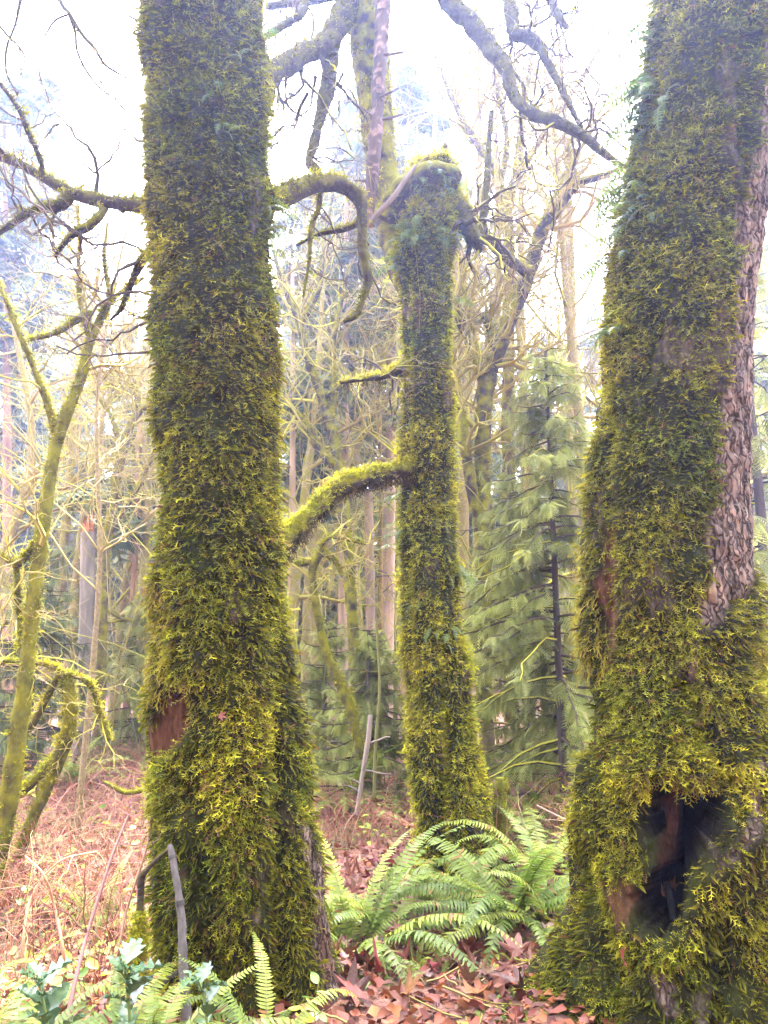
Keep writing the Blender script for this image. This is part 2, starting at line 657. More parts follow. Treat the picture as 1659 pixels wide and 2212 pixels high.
# ------------------------------------------------------------------ the three great mossy trunks
def trunk_surface(rows, Yf, nth, ny, feats, front=0.74, seed=0, lob=0.06, flat=1.0, rough=1.0):
    rows = np.array(rows, float)
    y0, y1 = rows[0, 0], rows[-1, 0]
    ys = np.linspace(y0, y1, ny) if y0 > -60 else np.concatenate([np.linspace(y0, -60, max(10, ny // 8))[:-1], np.linspace(-60, y1, ny)])
    k = 9 if y0 < -60 else 3
    def sm(a):
        p = np.pad(a, k, mode='edge')
        return np.convolve(p, np.ones(2 * k + 1) / (2 * k + 1), 'valid')
    xl = sm(np.interp(ys, rows[:, 0], rows[:, 1]))
    xr = sm(np.interp(ys, rows[:, 0], rows[:, 2]))
    Yv = Yf(ys)
    Lp = np.array([at(a, b, c) for a, b, c in zip(xl, ys, Yv)])
    Rp = np.array([at(a, b, c) for a, b, c in zip(xr, ys, Yv)])
    Cc = (Lp + Rp) / 2
    R = np.linalg.norm(Rp - Lp, axis=1) / 2
    nf = int(nth * front)
    th = np.concatenate([np.linspace(-math.pi * 1.06, math.pi * .06, nf), np.linspace(math.pi * .06, math.pi * .94, nth - nf + 2)[1:-1]])
    D = np.stack([np.cos(th), flat * np.sin(th), 0 * th], -1)
    base = Cc[:, None] + R[:, None, None] * D[None]
    px, py, _ = proj(base)
    frontm = sstep(-.15, .1, (-D[:, 1])[None] - 0 * px)
    q = base * np.array([1, 1, .55])
    r = lob * R[:, None] * fbm(q * 3.0, seed, 2) * sstep(0, .5, 1 - 0 * px) + 0.018 * rough * fbm(base * 9, seed + 3, 3)
    disp, bark, wood, thin = feats(px, py, base, frontm, D)
    V = base + ((r + disp)[..., None]) * D[None]
    n1, n2 = px.shape
    i = np.arange(n1 * n2).reshape(n1, n2)
    a = i[:-1]
    b = np.roll(a, -1, 1)
    d = i[1:]
    c = np.roll(d, -1, 1)
    F = np.stack([a, d, c, b], -1).reshape(-1, 4)
    return V.reshape(-1, 3), F, bark.ravel(), wood.ravel(), thin.ravel(), px.ravel(), py.ravel(), frontm.ravel()


def trunk_colors(V, bark, wood, seed):
    n = len(V)
    soil = np.array([.014, .010, .005])
    grn = np.array([.034, .038, .006])
    k = np.clip(fbm(V * 14, seed, 3) * .9 + .45, 0, 1)[:, None]
    c = soil * (1 - k) + grn * k
    bk = np.array([.165, .115, .090]) * np.clip(1 + 1.0 * fbm(V * np.array([40, 40, 14]), seed + 1, 3), .25, 1.8)[:, None]
    wd = np.array([.085, .036, .018]) * (1 + .55 * fbm(V * np.array([45, 45, 7]), seed + 2, 3))[:, None]
    c = c * (1 - bark[:, None]) + bk * bark[:, None]
    wp = np.clip(wood, 0, 1)[:, None]
    c = c * (1 - wp) + wd * wp
    c = np.where(wood[:, None] < -.05, np.array([.007, .003, .0016]) * np.clip(.7 + 1.3 * fbm(V * np.array([40, 40, 7]), 9, 3), .1, 2.2)[:, None], c)  # hollow's reddish wood darkened to near-black, painting in its shade
    return np.hstack([np.clip(c, .001, 1), bark[:, None]])


def bare_spots(base, s):
    f = fbm(base * np.array([6.5, 6.5, 3.0]), s, 4)
    return .45 * sstep(.30, .46, f)


def bark_relief(base, px, py, s):
    q = base * np.array([27, 27, 9.0])
    f = np.abs(vnoise(q + 1.2 * vnoise(base[..., :] * 9, s + 4)[..., None], s))
    f2 = np.abs(vnoise(q * np.array([2.1, 2.1, 1.6]) + .5, s + 2))
    return 0.011 * (sstep(0.0, .30, f) - .7) + .007 * (sstep(0, .3, f2) - .7)


# --- left trunk
def left_feats(px, py, base, fr, D):
    z = np.zeros_like(px)
    disp = z.copy()
    g1 = line_d(px, py, [(612, 1440), (604, 1600), (606, 1750), (600, 1900), (604, 2050), (622, 2240)])
    disp = disp - fr * .075 * np.exp(-(g1 / 17) ** 2) * sstep(1430, 1620, py)
    g2 = line_d(px, py, [(355, 950), (352, 1200), (352, 1400), (360, 1500)])
    disp = disp - fr * .035 * np.exp(-(g2 / 12) ** 2)
    g3 = line_d(px, py, [(430, 1650), (445, 1850), (470, 2050), (500, 2212)])
    disp = disp - fr * .04 * np.exp(-(g3 / 22) ** 2) * sstep(1600, 1800, py)
    wob = 12 * vnoise(base * np.array([14, 14, 8]), 91) + 8 * vnoise(base * np.array([34, 34, 16]), 92)
    w1 = poly_sd(px, py, [(348, 1480), (392, 1470), (406, 1540), (402, 1580), (385, 1605), (350, 1640), (330, 1650), (334, 1560)])
    w2 = poly_sd(px, py, [(640, 1770), (672, 1790), (690, 1900), (712, 2010), (745, 2110), (800, 2230), (700, 2230), (692, 2120), (668, 2020), (662, 1900)])
    wood = np.maximum(sstep(6, -6, w1 + wob), 0)
    bark = sstep(6, -6, w2 + wob)
    w2b = poly_sd(px, py, [(662, 1960), (690, 1965), (735, 2110), (700, 2130)])
    wood = np.maximum(wood, .75 * sstep(8, -8, w2b + wob))
    bark = np.maximum(bark, bare_spots(base, 71))
    disp = disp - fr * .030 * sstep(8, -14, w1)
    bare = np.clip(bark + wood, 0, 1) * fr
    disp = disp + bare * bark_relief(base, px, py, 21)
    pads = fbm(base * np.array([5, 5, 4]), 33, 2)
    disp = disp + (1 - bare) * (.05 * np.clip(pads, -.3, 1) + .028 * np.clip(fbm(base * np.array([13, 13, 9]), 34, 2), -.4, 1))
    thin = 1 - bare
    return disp, bark * fr, wood * fr, thin


LROWS = [(-1500, 345, 520), (-700, 325, 540), (0, 314, 562), (200, 322, 572), (400, 328, 582), (600, 338, 590), (800, 345, 598), (1000, 346, 605),
         (1150, 346, 610), (1300, 342, 614), (1420, 334, 620), (1500, 328, 638), (1600, 333, 655), (1750, 335, 680), (1900, 338, 692),
         (2050, 340, 712), (2130, 346, 742), (2212, 352, 788), (2300, 350, 840), (2420, 330, 910)]
# --- right trunk
HOLLOW = [(1398, 1690), (1440, 1676), (1475, 1698), (1520, 1706), (1572, 1680), (1576, 1752), (1550, 1805), (1518, 1850), (1484, 1895), (1478, 1945),
          (1466, 1998), (1428, 2030), (1386, 2014), (1364, 1980), (1364, 1930), (1390, 1905), (1402, 1870), (1392, 1800)]
RIB = [(1405, 1735), (1440, 1705), (1462, 1745), (1470, 1790), (1452, 1860), (1428, 1905), (1404, 1890), (1410, 1850)]
STRIP = [(1900, -700), (1700, -200), (1655, 110), (1632, 300), (1606, 450), (1586, 600), (1570, 750), (1562, 900), (1548, 1050), (1532, 1200), (1514, 1310),
         (1474, 1455), (1497, 1465), (1528, 1370), (1580, 1300), (1622, 1290), (1640, 1100), (1700, 500), (2100, -700)]
ROOTBARK = [(1634, 1600), (1606, 1745), (1580, 1800), (1540, 1850), (1514, 1885), (1532, 1890), (1590, 1830), (1628, 1765), (1650, 1650)]


def right_feats(px, py, base, fr, D):
    z = np.zeros_like(px)
    disp = z.copy()
    wob = 10 * vnoise(base * np.array([13, 13, 8]), 191) + 8 * vnoise(base * np.array([32, 32, 14]), 192)
    sdv = poly_sd(px, py, STRIP)
    bark = sstep(7, -7, sdv + wob * 1.4)
    rb = poly_sd(px, py, ROOTBARK)
    bark = np.maximum(bark, sstep(6, -8, rb + wob))
    w1 = poly_sd(px, py, [(1298, 1130), (1336, 1120), (1340, 1250), (1334, 1400), (1296, 1490), (1286, 1300)])
    wood = .9 * sstep(8, -8, w1 + wob)
    w5 = poly_sd(px, py, [(1330, 1905), (1360, 1890), (1372, 1930), (1372, 1990), (1352, 2045), (1335, 1990)])
    wood = np.maximum(wood, .8 * sstep(7, -6, w5 + wob))
    bark = np.maximum(bark, .9 * sstep(10, -8, poly_sd(px, py, [(1395, 2040), (1440, 2100), (1470, 2190), (1440, 2200), (1400, 2100)]) + wob))
    bark = np.maximum(bark, bare_spots(base, 72))
    # the second buttress and its groove
    g1 = line_d(px, py, [(1478, 1430), (1500, 1520), (1530, 1600), (1562, 1690)])
    disp = disp - fr * .09 * np.exp(-(g1 / 24) ** 2) * sstep(1380, 1500, py)
    g2 = line_d(px, py, [(1320, 900), (1312, 1150), (1305, 1300), (1290, 1470)])
    disp = disp - fr * .05 * np.exp(-(g2 / 18) ** 2)
    # moss shelf above the hollow, root rims round it
    sh = line_d(px, py, [(1390, 1660), (1450, 1640), (1520, 1660), (1560, 1650)])
    disp = disp + fr * .07 * np.exp(-(sh / 45) ** 2)
    rim = line_d(px, py, [(1330, 1950), (1370, 2030), (1430, 2060), (1480, 2000), (1520, 1900), (1600, 1800)])
    disp = disp + fr * .06 * np.exp(-(rim / 48) ** 2)
    g4 = line_d(px, py, [(1250, 1800), (1290, 1950), (1330, 2120), (1320, 2260)])
    disp = disp - fr * .06 * np.exp(-(g4 / 30) ** 2) * sstep(1780, 1950, py)
    g5 = line_d(px, py, [(1560, 2000), (1560, 2120), (1550, 2260)])
    disp = disp - fr * .05 * np.exp(-(g5 / 16) ** 2) * sstep(1950, 2050, py)
    bare = np.clip(bark + wood, 0, 1) * fr
    disp = disp + bare * bark_relief(base, px, py, 121)
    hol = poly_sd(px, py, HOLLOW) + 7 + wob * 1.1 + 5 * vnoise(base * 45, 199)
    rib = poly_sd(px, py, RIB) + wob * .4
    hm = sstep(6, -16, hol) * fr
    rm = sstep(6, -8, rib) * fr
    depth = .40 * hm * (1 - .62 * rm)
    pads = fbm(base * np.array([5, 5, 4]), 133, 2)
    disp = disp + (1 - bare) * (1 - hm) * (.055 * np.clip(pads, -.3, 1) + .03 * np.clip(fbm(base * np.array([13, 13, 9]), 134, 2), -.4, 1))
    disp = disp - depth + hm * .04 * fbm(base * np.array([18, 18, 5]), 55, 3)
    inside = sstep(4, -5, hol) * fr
    wood = np.where(inside > .3, .9 * rm - 1.0 * (rm < .25), wood)  # negative values mark hollow walls that get the painted shade colour
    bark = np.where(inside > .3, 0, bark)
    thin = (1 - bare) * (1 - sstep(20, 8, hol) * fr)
    disp = np.maximum(disp, -.40)
    return disp, bark * fr, wood * fr, thin


RROWS = [(-1500, 1540, 1960), (-700, 1470, 1820), (0, 1418, 1705), (200, 1394, 1675), (324, 1368, 1657), (468, 1340, 1637), (600, 1322, 1622), (800, 1300, 1610),
         (957, 1284, 1603), (1100, 1272, 1602), (1261, 1263, 1606), (1340, 1260, 1617), (1440, 1272, 1640), (1500, 1292, 1652), (1580, 1286, 1664), (1650, 1270, 1676),
         (1800, 1256, 1705), (1950, 1234, 1740), (2050, 1205, 1775), (2120, 1172, 1800), (2212, 1130, 1830), (2300, 1085, 1870), (2420, 1010, 1930)]


# --- middle trunk
def mid_feats(px, py, base, fr, D):
    disp = np.zeros_like(px)
    wob = 8 * vnoise(base * 9, 291)
    g1 = line_d(px, py, [(958, 1380), (966, 1500), (960, 1650), (950, 1760), (952, 1850)])
    disp = disp - fr * .11 * np.exp(-(g1 / 15) ** 2) * sstep(1360, 1480, py)
    g0 = line_d(px, py, [(945, 820), (950, 1100), (955, 1400)])
    disp = disp - fr * .03 * np.exp(-(g0 / 9) ** 2)
    g2 = line_d(px, py, [(884, 560), (888, 900), (884, 1200), (890, 1500)])
    disp = disp - fr * .04 * np.exp(-(g2 / 8) ** 2)
    hole = poly_sd(px, py, [(948, 1760), (962, 1800), (968, 1860), (975, 1900), (925, 1900), (936, 1840)]) + wob * .4
    disp = disp - fr * .16 * sstep(4, -8, hole)
    bark = np.zeros_like(px)
    bark = np.maximum(bark, bare_spots(base, 73))
    pads = fbm(base * np.array([4, 4, 3]), 233, 2)
    disp = disp + .05 * np.clip(pads, -.4, 1) + .025 * np.clip(fbm(base * np.array([11, 11, 8]), 234, 2), -.4, 1)
    thin = (1 - bark) * (1 - sstep(2, -4, hole) * fr)
    return disp, bark * fr, np.zeros_like(px), thin


MROWS = [(350, 920, 950), (356, 896, 972), (364, 886, 979), (395, 882, 982), (430, 878, 984), (500, 862, 982), (560, 850, 976), (620, 866, 973), (700, 872, 974), (800, 875, 974), (1000, 868, 978), (1200, 868, 988), (1320, 870, 994),
         (1400, 874, 1002), (1500, 878, 1016), (1600, 882, 1032), (1700, 892, 1050), (1800, 903, 1064), (1850, 902, 1076), (1950, 888, 1096), (2050, 870, 1120)]

rng = np.random.RandomState(1)
LEFT_Y = lambda y: 3.35 + 0 * y
RIGHT_Y = lambda y: 3.20 + 0 * y
MID_Y = lambda y: 5.35 + 0 * y


def big_trunk(tree, rows, Yf, nth, ny, feats, seed, n_sprigs, size, lob=.06, small=.25, lit_gain=1.0):
    V, F, bark, wood, thin, px, py, fr = trunk_surface(rows, Yf, nth, ny, feats, seed=seed, lob=lob)
    g = Geo()
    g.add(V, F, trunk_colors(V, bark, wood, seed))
    obj('trunk', g, M_TRUNK, tree)
    dens = np.clip(.45 + 1.9 * fbm(V * np.array([7, 7, 6]), seed + 5, 3), .08, 1) * thin
    vis = ((py > -140) & (py < 2330)).astype(float)
    dens = dens * (fr * .93 + .07) * vis * (0.6 + .4 * sstep(-300, 600, py))
    P, N, tri, b = scatter(V, F, n_sprigs, rng, dens)
    pyv = (py[tri] * b).sum(1)
    sz = size(P, pyv)
    gm = Geo()
    br = lit_gain * np.clip(1.0 + .35 * fbm(P * 2.2, seed + 8, 2), .6, 1.4)[:, None]
    far = rng.rand(len(P)) < small
    fill = scatter(V, F, int(n_sprigs * 1.5), rng, thin * vis * (fr * .93 + .07))
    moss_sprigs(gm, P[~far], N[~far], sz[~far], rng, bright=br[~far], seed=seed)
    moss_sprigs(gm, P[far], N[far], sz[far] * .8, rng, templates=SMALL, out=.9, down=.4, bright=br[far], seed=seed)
    moss_sprigs(gm, fill[0], fill[1], .030, rng, templates=HAIR, out=.7, down=.7, side=.9, bright=.5 * lit_gain, seed=seed, width=1.3)  # underlayer hairs darkened in colour to paint depth between sprigs
    return gm, (V, F, bark, wood, thin, px, py, fr)


left_tree = thing('mossy_tree', 'massive moss-covered trunk with a thin grey stick leaning on its foot', 'tree', at(480, 2270, 3.35))
right_tree = thing('mossy_tree', 'massive mossy trunk with a dark hollow at its foot and a strip of bare bark', 'tree', at(1480, 2270, 3.2))
mid_tree = thing('mossy_tree', 'forked mossy tree with a broken fern-topped stub between the two massive trunks', 'tree', at(980, 1950, 5.35))


def sz_big(P, py):
    s = .041 + .017 * fbm(P * 3, 77, 2)
    return np.clip(s * (1 - .3 * sstep(1650, 2100, py)), .018, .075)


def sz_mid(P, py):
    return np.clip(.046 + .016 * fbm(P * 3, 78, 2), .02, .07)


gm_left, left_surf = big_trunk(left_tree, LROWS, LEFT_Y, 170, 300, left_feats, 300, 26500, sz_big)
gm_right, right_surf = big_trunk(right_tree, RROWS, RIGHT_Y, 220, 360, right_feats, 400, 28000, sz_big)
gm_mid, mid_surf = big_trunk(mid_tree, MROWS, MID_Y, 120, 300, mid_feats, 500, 21000, sz_mid, lob=.10, small=.6, lit_gain=1.4)  # middle tree's moss coloured brighter to imitate its more open light


def fringe(gm, P, N, rng, ln, col=(.20, .125, .02), n_per=1):
    """long hanging strands of old moss"""
    n = len(P)
    T = np.array([0, 0, -1.0]) + .35 * N + rng.normal(0, .16, (n, 3))
    C1 = np.array(col) * rng.uniform(.5, 1.3, (n, 1)) * np.array([1, 1, 1])
    q = rng.randint(0, len(SMALL), n)
    for k in range(len(SMALL)):
        s = q == k
        inst(gm, SMALL[k], P[s], T[s], N[s], ln * rng.uniform(.5, 1.5, s.sum()), C1[s] * .7, C1[s], .45)


# hanging golden fringes along the outer edges
for gm, surf, box in ((gm_left, left_surf, (300, 372, 1250, 1520)), (gm_right, right_surf, (1240, 1312, 1150, 1450)), (gm_mid, mid_surf, (860, 905, 1400, 1560))):
    V, F, bark, wood, thin, px, py, fr = surf
    wt = ((px > box[0]) & (px < box[1]) & (py > box[2]) & (py < box[3])).astype(float) * thin + 1e-9
    P, N, _, _ = scatter(V, F, 420, rng, wt)
    fringe(gm, P, N, rng, .07, (.30, .235, .025))


# ------------------------------------------------------------------ limbs
BARKDARK = (.045, .034, .026)


def limb_world(pts, n=40):
    """pts: (px, py, Y, r_px)"""
    W = np.array([at(a, b, c) for a, b, c, _ in pts])
    r = np.array([pxr(p[3], w_) for p, w_ in zip(pts, W)])
    Q = catmull(np.hstack([W, r[:, None]]), n)
    return Q[:, :3], np.maximum(Q[:, 3], .002)


def limb(tree, gm, pts, name='limb', n=44, sides=14, sprigs=700, size=.022, moss=1.0, amp=.3, col=BARKDARK, m=None, beard=0, seed=0, label=None):
    amp *= 1.35
    P, R = limb_world(pts, n)
    g = Geo()
    V, F = lump_tube(g, P, R, (*col, moss), sides=sides, amp=amp, ns=10, seed=seed)
    o = obj(name, g, m or M_LIMB, tree)
    if label:
        o['label'] = label
    if gm is not None and sprigs:
        N = vnormals(V, F)[0]
        wt = np.clip(.25 + .8 * N[:, 2] + .5 * vnoise(V * 12, seed + 2), .02, 1)
        p, nn, _, _ = scatter(V, F, sprigs, rng, wt)
        moss_sprigs(gm, p, nn, size * 1.25, rng, out=.9, down=.35, side=.7, templates=SMALL, bright=.55 + .6 * np.clip(moss, 0, 1), seed=seed + 40)  # low moss values also dim the sprigs, imitating backlit limbs
        if beard:
            wt = np.clip(-N[:, 2] + .6 * vnoise(V * 8, seed + 3), 0, 1) + 1e-6
            p, nn, _, _ = scatter(V, F, beard, rng, wt)
            fringe(gm, p, nn, rng, .06, (.075, .050, .018))
    return P, R


def grow(rng, p, d, L, r, lvl, out, up=.05, wob=.32, kids=(3, 3, 3), n=5, spread=.9):
    pts, ds = [p], [d]
    for _ in range(n - 1):
        d = nrm(d + rng.normal(0, wob, 3) + np.array([0, 0, up]))
        p = p + d * (L / (n - 1))
        pts.append(p)
        ds.append(d)
    rad = np.linspace(r, r * .45, n)
    out.append((np.array(pts), rad, lvl))
    if lvl > 0:
        for _ in range(kids[lvl - 1]):
            i = rng.randint(1, n)
            pr = rng.normal(0, 1, 3)
            pr = nrm(pr - (pr @ ds[i]) * ds[i])
            grow(rng, pts[i], nrm(ds[i] + pr * spread), L * rng.uniform(.45, .8), max(rad[i] * .62, .0018), lvl - 1, out, up, wob, kids, n, spread)


def twig_geo(g, out, rng, col_thick, col_thin, moss=1.0, r0=.01, sides=3, mossfrac=.6, fine=0):
    if not out:
        return
    P = np.array([o[0] for o in out])
    R = np.array([o[1] for o in out])
    if fine:
        n0 = P.shape[1]
        t = np.linspace(0, n0 - 1, fine)
        P = np.stack([catmull(p, fine) for p in P])
        ln = np.linalg.norm(P[:, -1] - P[:, 0], axis=1)[:, None, None]
        P[:, 1:] += rng.normal(0, .018, P[:, 1:].shape) * ln
        R = np.stack([np.interp(t, np.arange(n0), r) for r in R]) * rng.uniform(.75, 1.3, P.shape[:2])
    k = np.clip(R[:, :1] / r0, 0, 1)
    c = np.asarray(col_thin) * (1 - k) + np.asarray(col_thick) * k
    c = c * rng.uniform(.7, 1.3, (len(out), 1))
    a = moss * (rng.rand(len(out), 1) < mossfrac) * rng.uniform(.5, 1, (len(out), 1))
    tubes(g, P, R, np.hstack([c, a]), sides)


def twigs_from(P, R, rng, n, L, out, lvl=2, t0=.15, up=.05, kids=(3, 3), spread=.9, rmin=.003, rf=.45, wob=.32, down=0.0):
    for _ in range(n):
        i = int(rng.uniform(t0, .999) * len(P))
        d = nrm(P[min(i + 1, len(P) - 1)] - P[max(i - 1, 0)])
        pr = rng.normal(0, 1, 3) + np.array([0, 0, -down])
        pr = nrm(pr - (pr @ d) * d)
        grow(rng, P[i], nrm(d * .4 + pr * spread), L * rng.uniform(.5, 1.3), max(R[i] * rf, rmin), lvl, out, up, wob, kids, 5, spread)


TWIG_D = (.055, .045, .035)
TWIG_P = (.17, .12, .095)
TWIG_BG = (.26, .215, .07)  # yellow-tan background twigs, made paler to imitate overexposed light
TWIG_BP = (.34, .25, .14)
# ---- limbs of the left tree, mostly coloured dark as if backlit
out = []
LL = []
LL.append(limb(left_tree, gm_left, [(345, 442, 3.45, 14), (285, 441, 3.6, 14), (225, 435, 3.7, 14), (165, 420, 3.8, 13), (110, 392, 3.85, 12), (50, 358, 3.9, 11), (-20, 330, 3.95, 10), (-120, 290, 4.0, 8)], sprigs=900, seed=1, moss=.35))
LL.append(limb(left_tree, gm_left, [(150, 420, 3.8, 13), (125, 445, 3.75, 12), (75, 455, 3.7, 8), (40, 475, 3.65, 7), (-20, 515, 3.6, 5)], sprigs=450, seed=2, moss=.35))
LL.append(limb(left_tree, gm_left, [(95, 385, 3.85, 6), (86, 340, 3.8, 6), (62, 290, 3.75, 5), (40, 235, 3.7, 5), (0, 180, 3.65, 4)], name='branch', sprigs=200, seed=3, moss=.3, n=20, sides=8))
LL.append(limb(left_tree, gm_left, [(330, 545, 3.5, 10), (308, 562, 3.55, 10), (280, 620, 3.6, 8), (262, 665, 3.6, 5), (240, 690, 3.65, 3)], name='branch', sprigs=350, seed=4, n=24, sides=10))
LL.append(limb(left_tree, gm_left, [(228, 434, 3.7, 8), (226, 452, 3.7, 8), (195, 485, 3.65, 10), (150, 512, 3.6, 8), (118, 555, 3.6, 4)], name='branch', sprigs=250, seed=5, n=20, sides=9))
ARCH = limb(left_tree, gm_left, [(548, 452, 3.5, 24), (600, 432, 3.6, 23), (650, 405, 3.75, 20), (700, 396, 3.9, 17), (745, 405, 4.0, 16), (775, 430, 4.05, 15), (783, 475, 4.05, 11), (783, 540, 4.05, 11), (795, 600, 4.05, 9), (783, 650, 4.05, 7), (770, 680, 4.05, 7), (742, 696, 4.05, 4)], n=70, sprigs=1300, seed=6, moss=.4)
LL.append(limb(left_tree, gm_left, [(780, 470, 4.05, 9), (765, 485, 4.1, 8), (735, 497, 4.15, 6), (690, 505, 4.2, 5), (640, 530, 4.25, 3)], name='branch', sprigs=200, seed=7, n=20, sides=8))
LL.append(limb(left_tree, gm_left, [(692, 408, 3.9, 7), (688, 450, 3.9, 6), (672, 490, 3.9, 5), (668, 560, 3.9, 4), (655, 640, 3.9, 2.5)], name='branch', sprigs=120, seed=8, n=20, sides=7))
for P, R in LL:
    twigs_from(P, R, rng, 5, .45, out, lvl=2, up=.1, spread=.9, rmin=.003)
for k, pts in enumerate((
        [(300, -500, 3.4, 9), (190, -180, 3.3, 8), (130, -20, 3.25, 6), (152, 32, 3.2, 5), (178, 75, 3.2, 4), (205, 105, 3.2, 3.5), (225, 138, 3.2, 3), (258, 160, 3.2, 2), (295, 178, 3.2, 1.2)],
        [(148, 25, 3.22, 4), (163, 72, 3.2, 3.5), (166, 108, 3.2, 3), (186, 152, 3.2, 2.5), (218, 192, 3.2, 2), (262, 220, 3.2, 1.5), (285, 240, 3.2, 1)],
        [(150, 30, 3.25, 3), (118, 45, 3.25, 2.5), (98, 75, 3.25, 2), (80, 92, 3.25, 1.5)],
        [(120, -250, 3.4, 5), (50, -20, 3.3, 4), (34, 50, 3.3, 3), (14, 105, 3.3, 3), (15, 160, 3.3, 2.5), (38, 205, 3.3, 2)],
        [(-30, 20, 3.4, 3), (15, 75, 3.4, 2.5), (50, 112, 3.4, 2), (54, 140, 3.4, 1.2)])):
    P, R = limb(left_tree, None, pts, 'branch', n=26, sides=6, sprigs=0, moss=.25, amp=.25, seed=70 + k, col=(.06, .048, .042))
    twigs_from(P, R, rng, 6, .16, out, lvl=1, t0=.4, up=-.02, spread=.9, rmin=.0016, kids=(2, 2), rf=.55)
# thin shoots against the open sky, left of the trunk
for (x, y, dx, dz, L) in ((330, 52, -1, .2, .5), (328, 260, -1, .4, .55), (335, 310, -.8, .5, .45), (330, 640, -.8, .3, .6), (335, 760, -1, .1, .5), (340, 690, -.7, -.1, .5)):
    grow(rng, at(x, y, 3.45), nrm(np.array([dx, .1, dz])), L, .008, 2, out, .12, .28, (3, 3), 6, .8)
o5 = [o for o in out if len(o[0]) == 5]
o6 = [o for o in out if len(o[0]) == 6]
g = Geo()
twig_geo(g, o5, rng, TWIG_D, TWIG_P, mossfrac=.3, fine=9)
twig_geo(g, o6, rng, TWIG_D, TWIG_P, mossfrac=.1, fine=10)
obj('twigs', g, M_TWIG, left_tree, 'stuff')

# ---- limbs of the middle tree; low moss on high ones paints backlit darkness
ML = []
leader = limb(mid_tree, gm_mid, [(905, 640, 5.4, 36), (875, 575, 5.45, 38), (848, 500, 5.5, 33), (832, 420, 5.55, 32), (820, 320, 5.6, 33), (808, 200, 5.65, 36), (796, 80, 5.7, 42), (788, -60, 5.75, 46), (785, -300, 5.8, 50), (790, -800, 5.9, 50)], name='leader', n=90, sides=28, sprigs=4200, size=.036, amp=.14, seed=10)
ML.append(limb(mid_tree, gm_mid, [(770, 0, 5.65, 26), (738, 35, 5.5, 26), (712, 85, 5.3, 22), (660, 115, 5.1, 22), (610, 145, 4.9, 22), (570, 155, 4.8, 22), (500, 150, 4.7, 18)], sprigs=900, size=.028, seed=11, moss=.25))
ML.append(limb(mid_tree, gm_mid, [(610, 145, 4.9, 18), (586, 175, 4.8, 17), (572, 215, 4.7, 14), (568, 245, 4.65, 8)], name='branch', sprigs=260, seed=12, moss=.25, n=20))
ML.append(limb(mid_tree, gm_mid, [(735, 45, 5.5, 15), (718, 110, 5.4, 15), (706, 190, 5.3, 17), (690, 260, 5.2, 12), (676, 320, 5.1, 11), (668, 352, 5.05, 9), (690, 380, 5.0, 11)], sprigs=600, seed=13, moss=.25))
ML.append(limb(mid_tree, gm_mid, [(750, -20, 5.65, 18), (700, -8, 5.5, 12), (640, 5, 5.4, 11), (575, 15, 5.3, 7)], name='branch', sprigs=250, seed=14, moss=.25, n=20))
ML.append(limb(mid_tree, gm_mid, [(660, -20, 5.4, 10), (655, 20, 5.3, 10), (620, 50, 5.2, 9), (580, 75, 5.1, 8), (560, 90, 5.0, 5)], name='branch', sprigs=250, seed=15, moss=.25, n=20))
ARM = limb(mid_tree, gm_mid, [(905, 1015, 5.3, 19), (862, 1018, 5.15, 18), (815, 1024, 5.05, 16), (765, 1034, 4.9, 17), (715, 1062, 4.75, 18), (672, 1110, 4.6, 18), (635, 1148, 4.5, 20), (600, 1190, 4.4, 18), (560, 1250, 4.3, 15)], n=60, sides=18, sprigs=5200, size=.021, amp=.5, beard=1500, seed=16)
ML.append(limb(mid_tree, gm_mid, [(960, 430, 5.4, 26), (988, 455, 5.35, 26), (1008, 490, 5.3, 21), (1032, 525, 5.25, 14), (1036, 545, 5.25, 6)], name='branch', sprigs=600, seed=17, moss=.25, n=26, beard=200))
RARM = limb(mid_tree, gm_mid, [(970, 400, 5.6, 14), (1005, 455, 5.8, 14), (1045, 502, 6.0, 12), (1085, 545, 6.2, 11), (1120, 575, 6.35, 11), (1140, 590, 6.45, 11)], sprigs=600, seed=18, moss=.4)
ML.append(RARM)
ML.append(limb(mid_tree, gm_mid, [(1032, 525, 5.3, 11), (1045, 470, 5.4, 10), (1050, 400, 5.5, 9), (1055, 330, 5.6, 7), (1062, 240, 5.7, 4)], name='branch', sprigs=200, seed=19, moss=.25, n=24, sides=9))
ML.append(limb(mid_tree, gm_mid, [(905, 780, 5.35, 10), (865, 795, 5.3, 10), (830, 812, 5.2, 9), (790, 818, 5.1, 6), (735, 826, 5.0, 4)], name='branch', sprigs=500, seed=20, n=24, beard=120))
UR = limb(mid_tree, gm_mid, [(800, -330, 5.75, 24), (880, -180, 5.6, 24), (965, -5, 5.4, 20), (1015, 45, 5.3, 19), (1060, 105, 5.2, 18), (1092, 150, 5.1, 16), (1112, 210, 5.0, 14), (1150, 245, 4.9, 12), (1200, 262, 4.8, 12), (1262, 295, 4.7, 11), (1310, 335, 4.6, 8), (1345, 360, 4.55, 5)], n=80, sprigs=1400, size=.024, seed=21, moss=.25)
ML.append(UR)
ML.append(limb(mid_tree, gm_mid, [(800, -420, 5.75, 22), (960, -200, 5.6, 20), (1085, -40, 5.4, 15), (1105, 30, 5.3, 15), (1112, 70, 5.25, 13), (1150, 85, 5.2, 12), (1180, 130, 5.15, 9), (1210, 185, 5.1, 8), (1235, 235, 5.05, 6), (1260, 285, 5.0, 4)], n=60, sprigs=900, seed=22, moss=.25))
ML.append(limb(mid_tree, gm_mid, [(800, -500, 5.8, 20), (1000, -220, 5.6, 18), (1170, -30, 5.5, 10), (1200, 25, 5.45, 9), (1225, 60, 5.4, 6)], n=50, sprigs=500, seed=23, moss=.25))
out = []
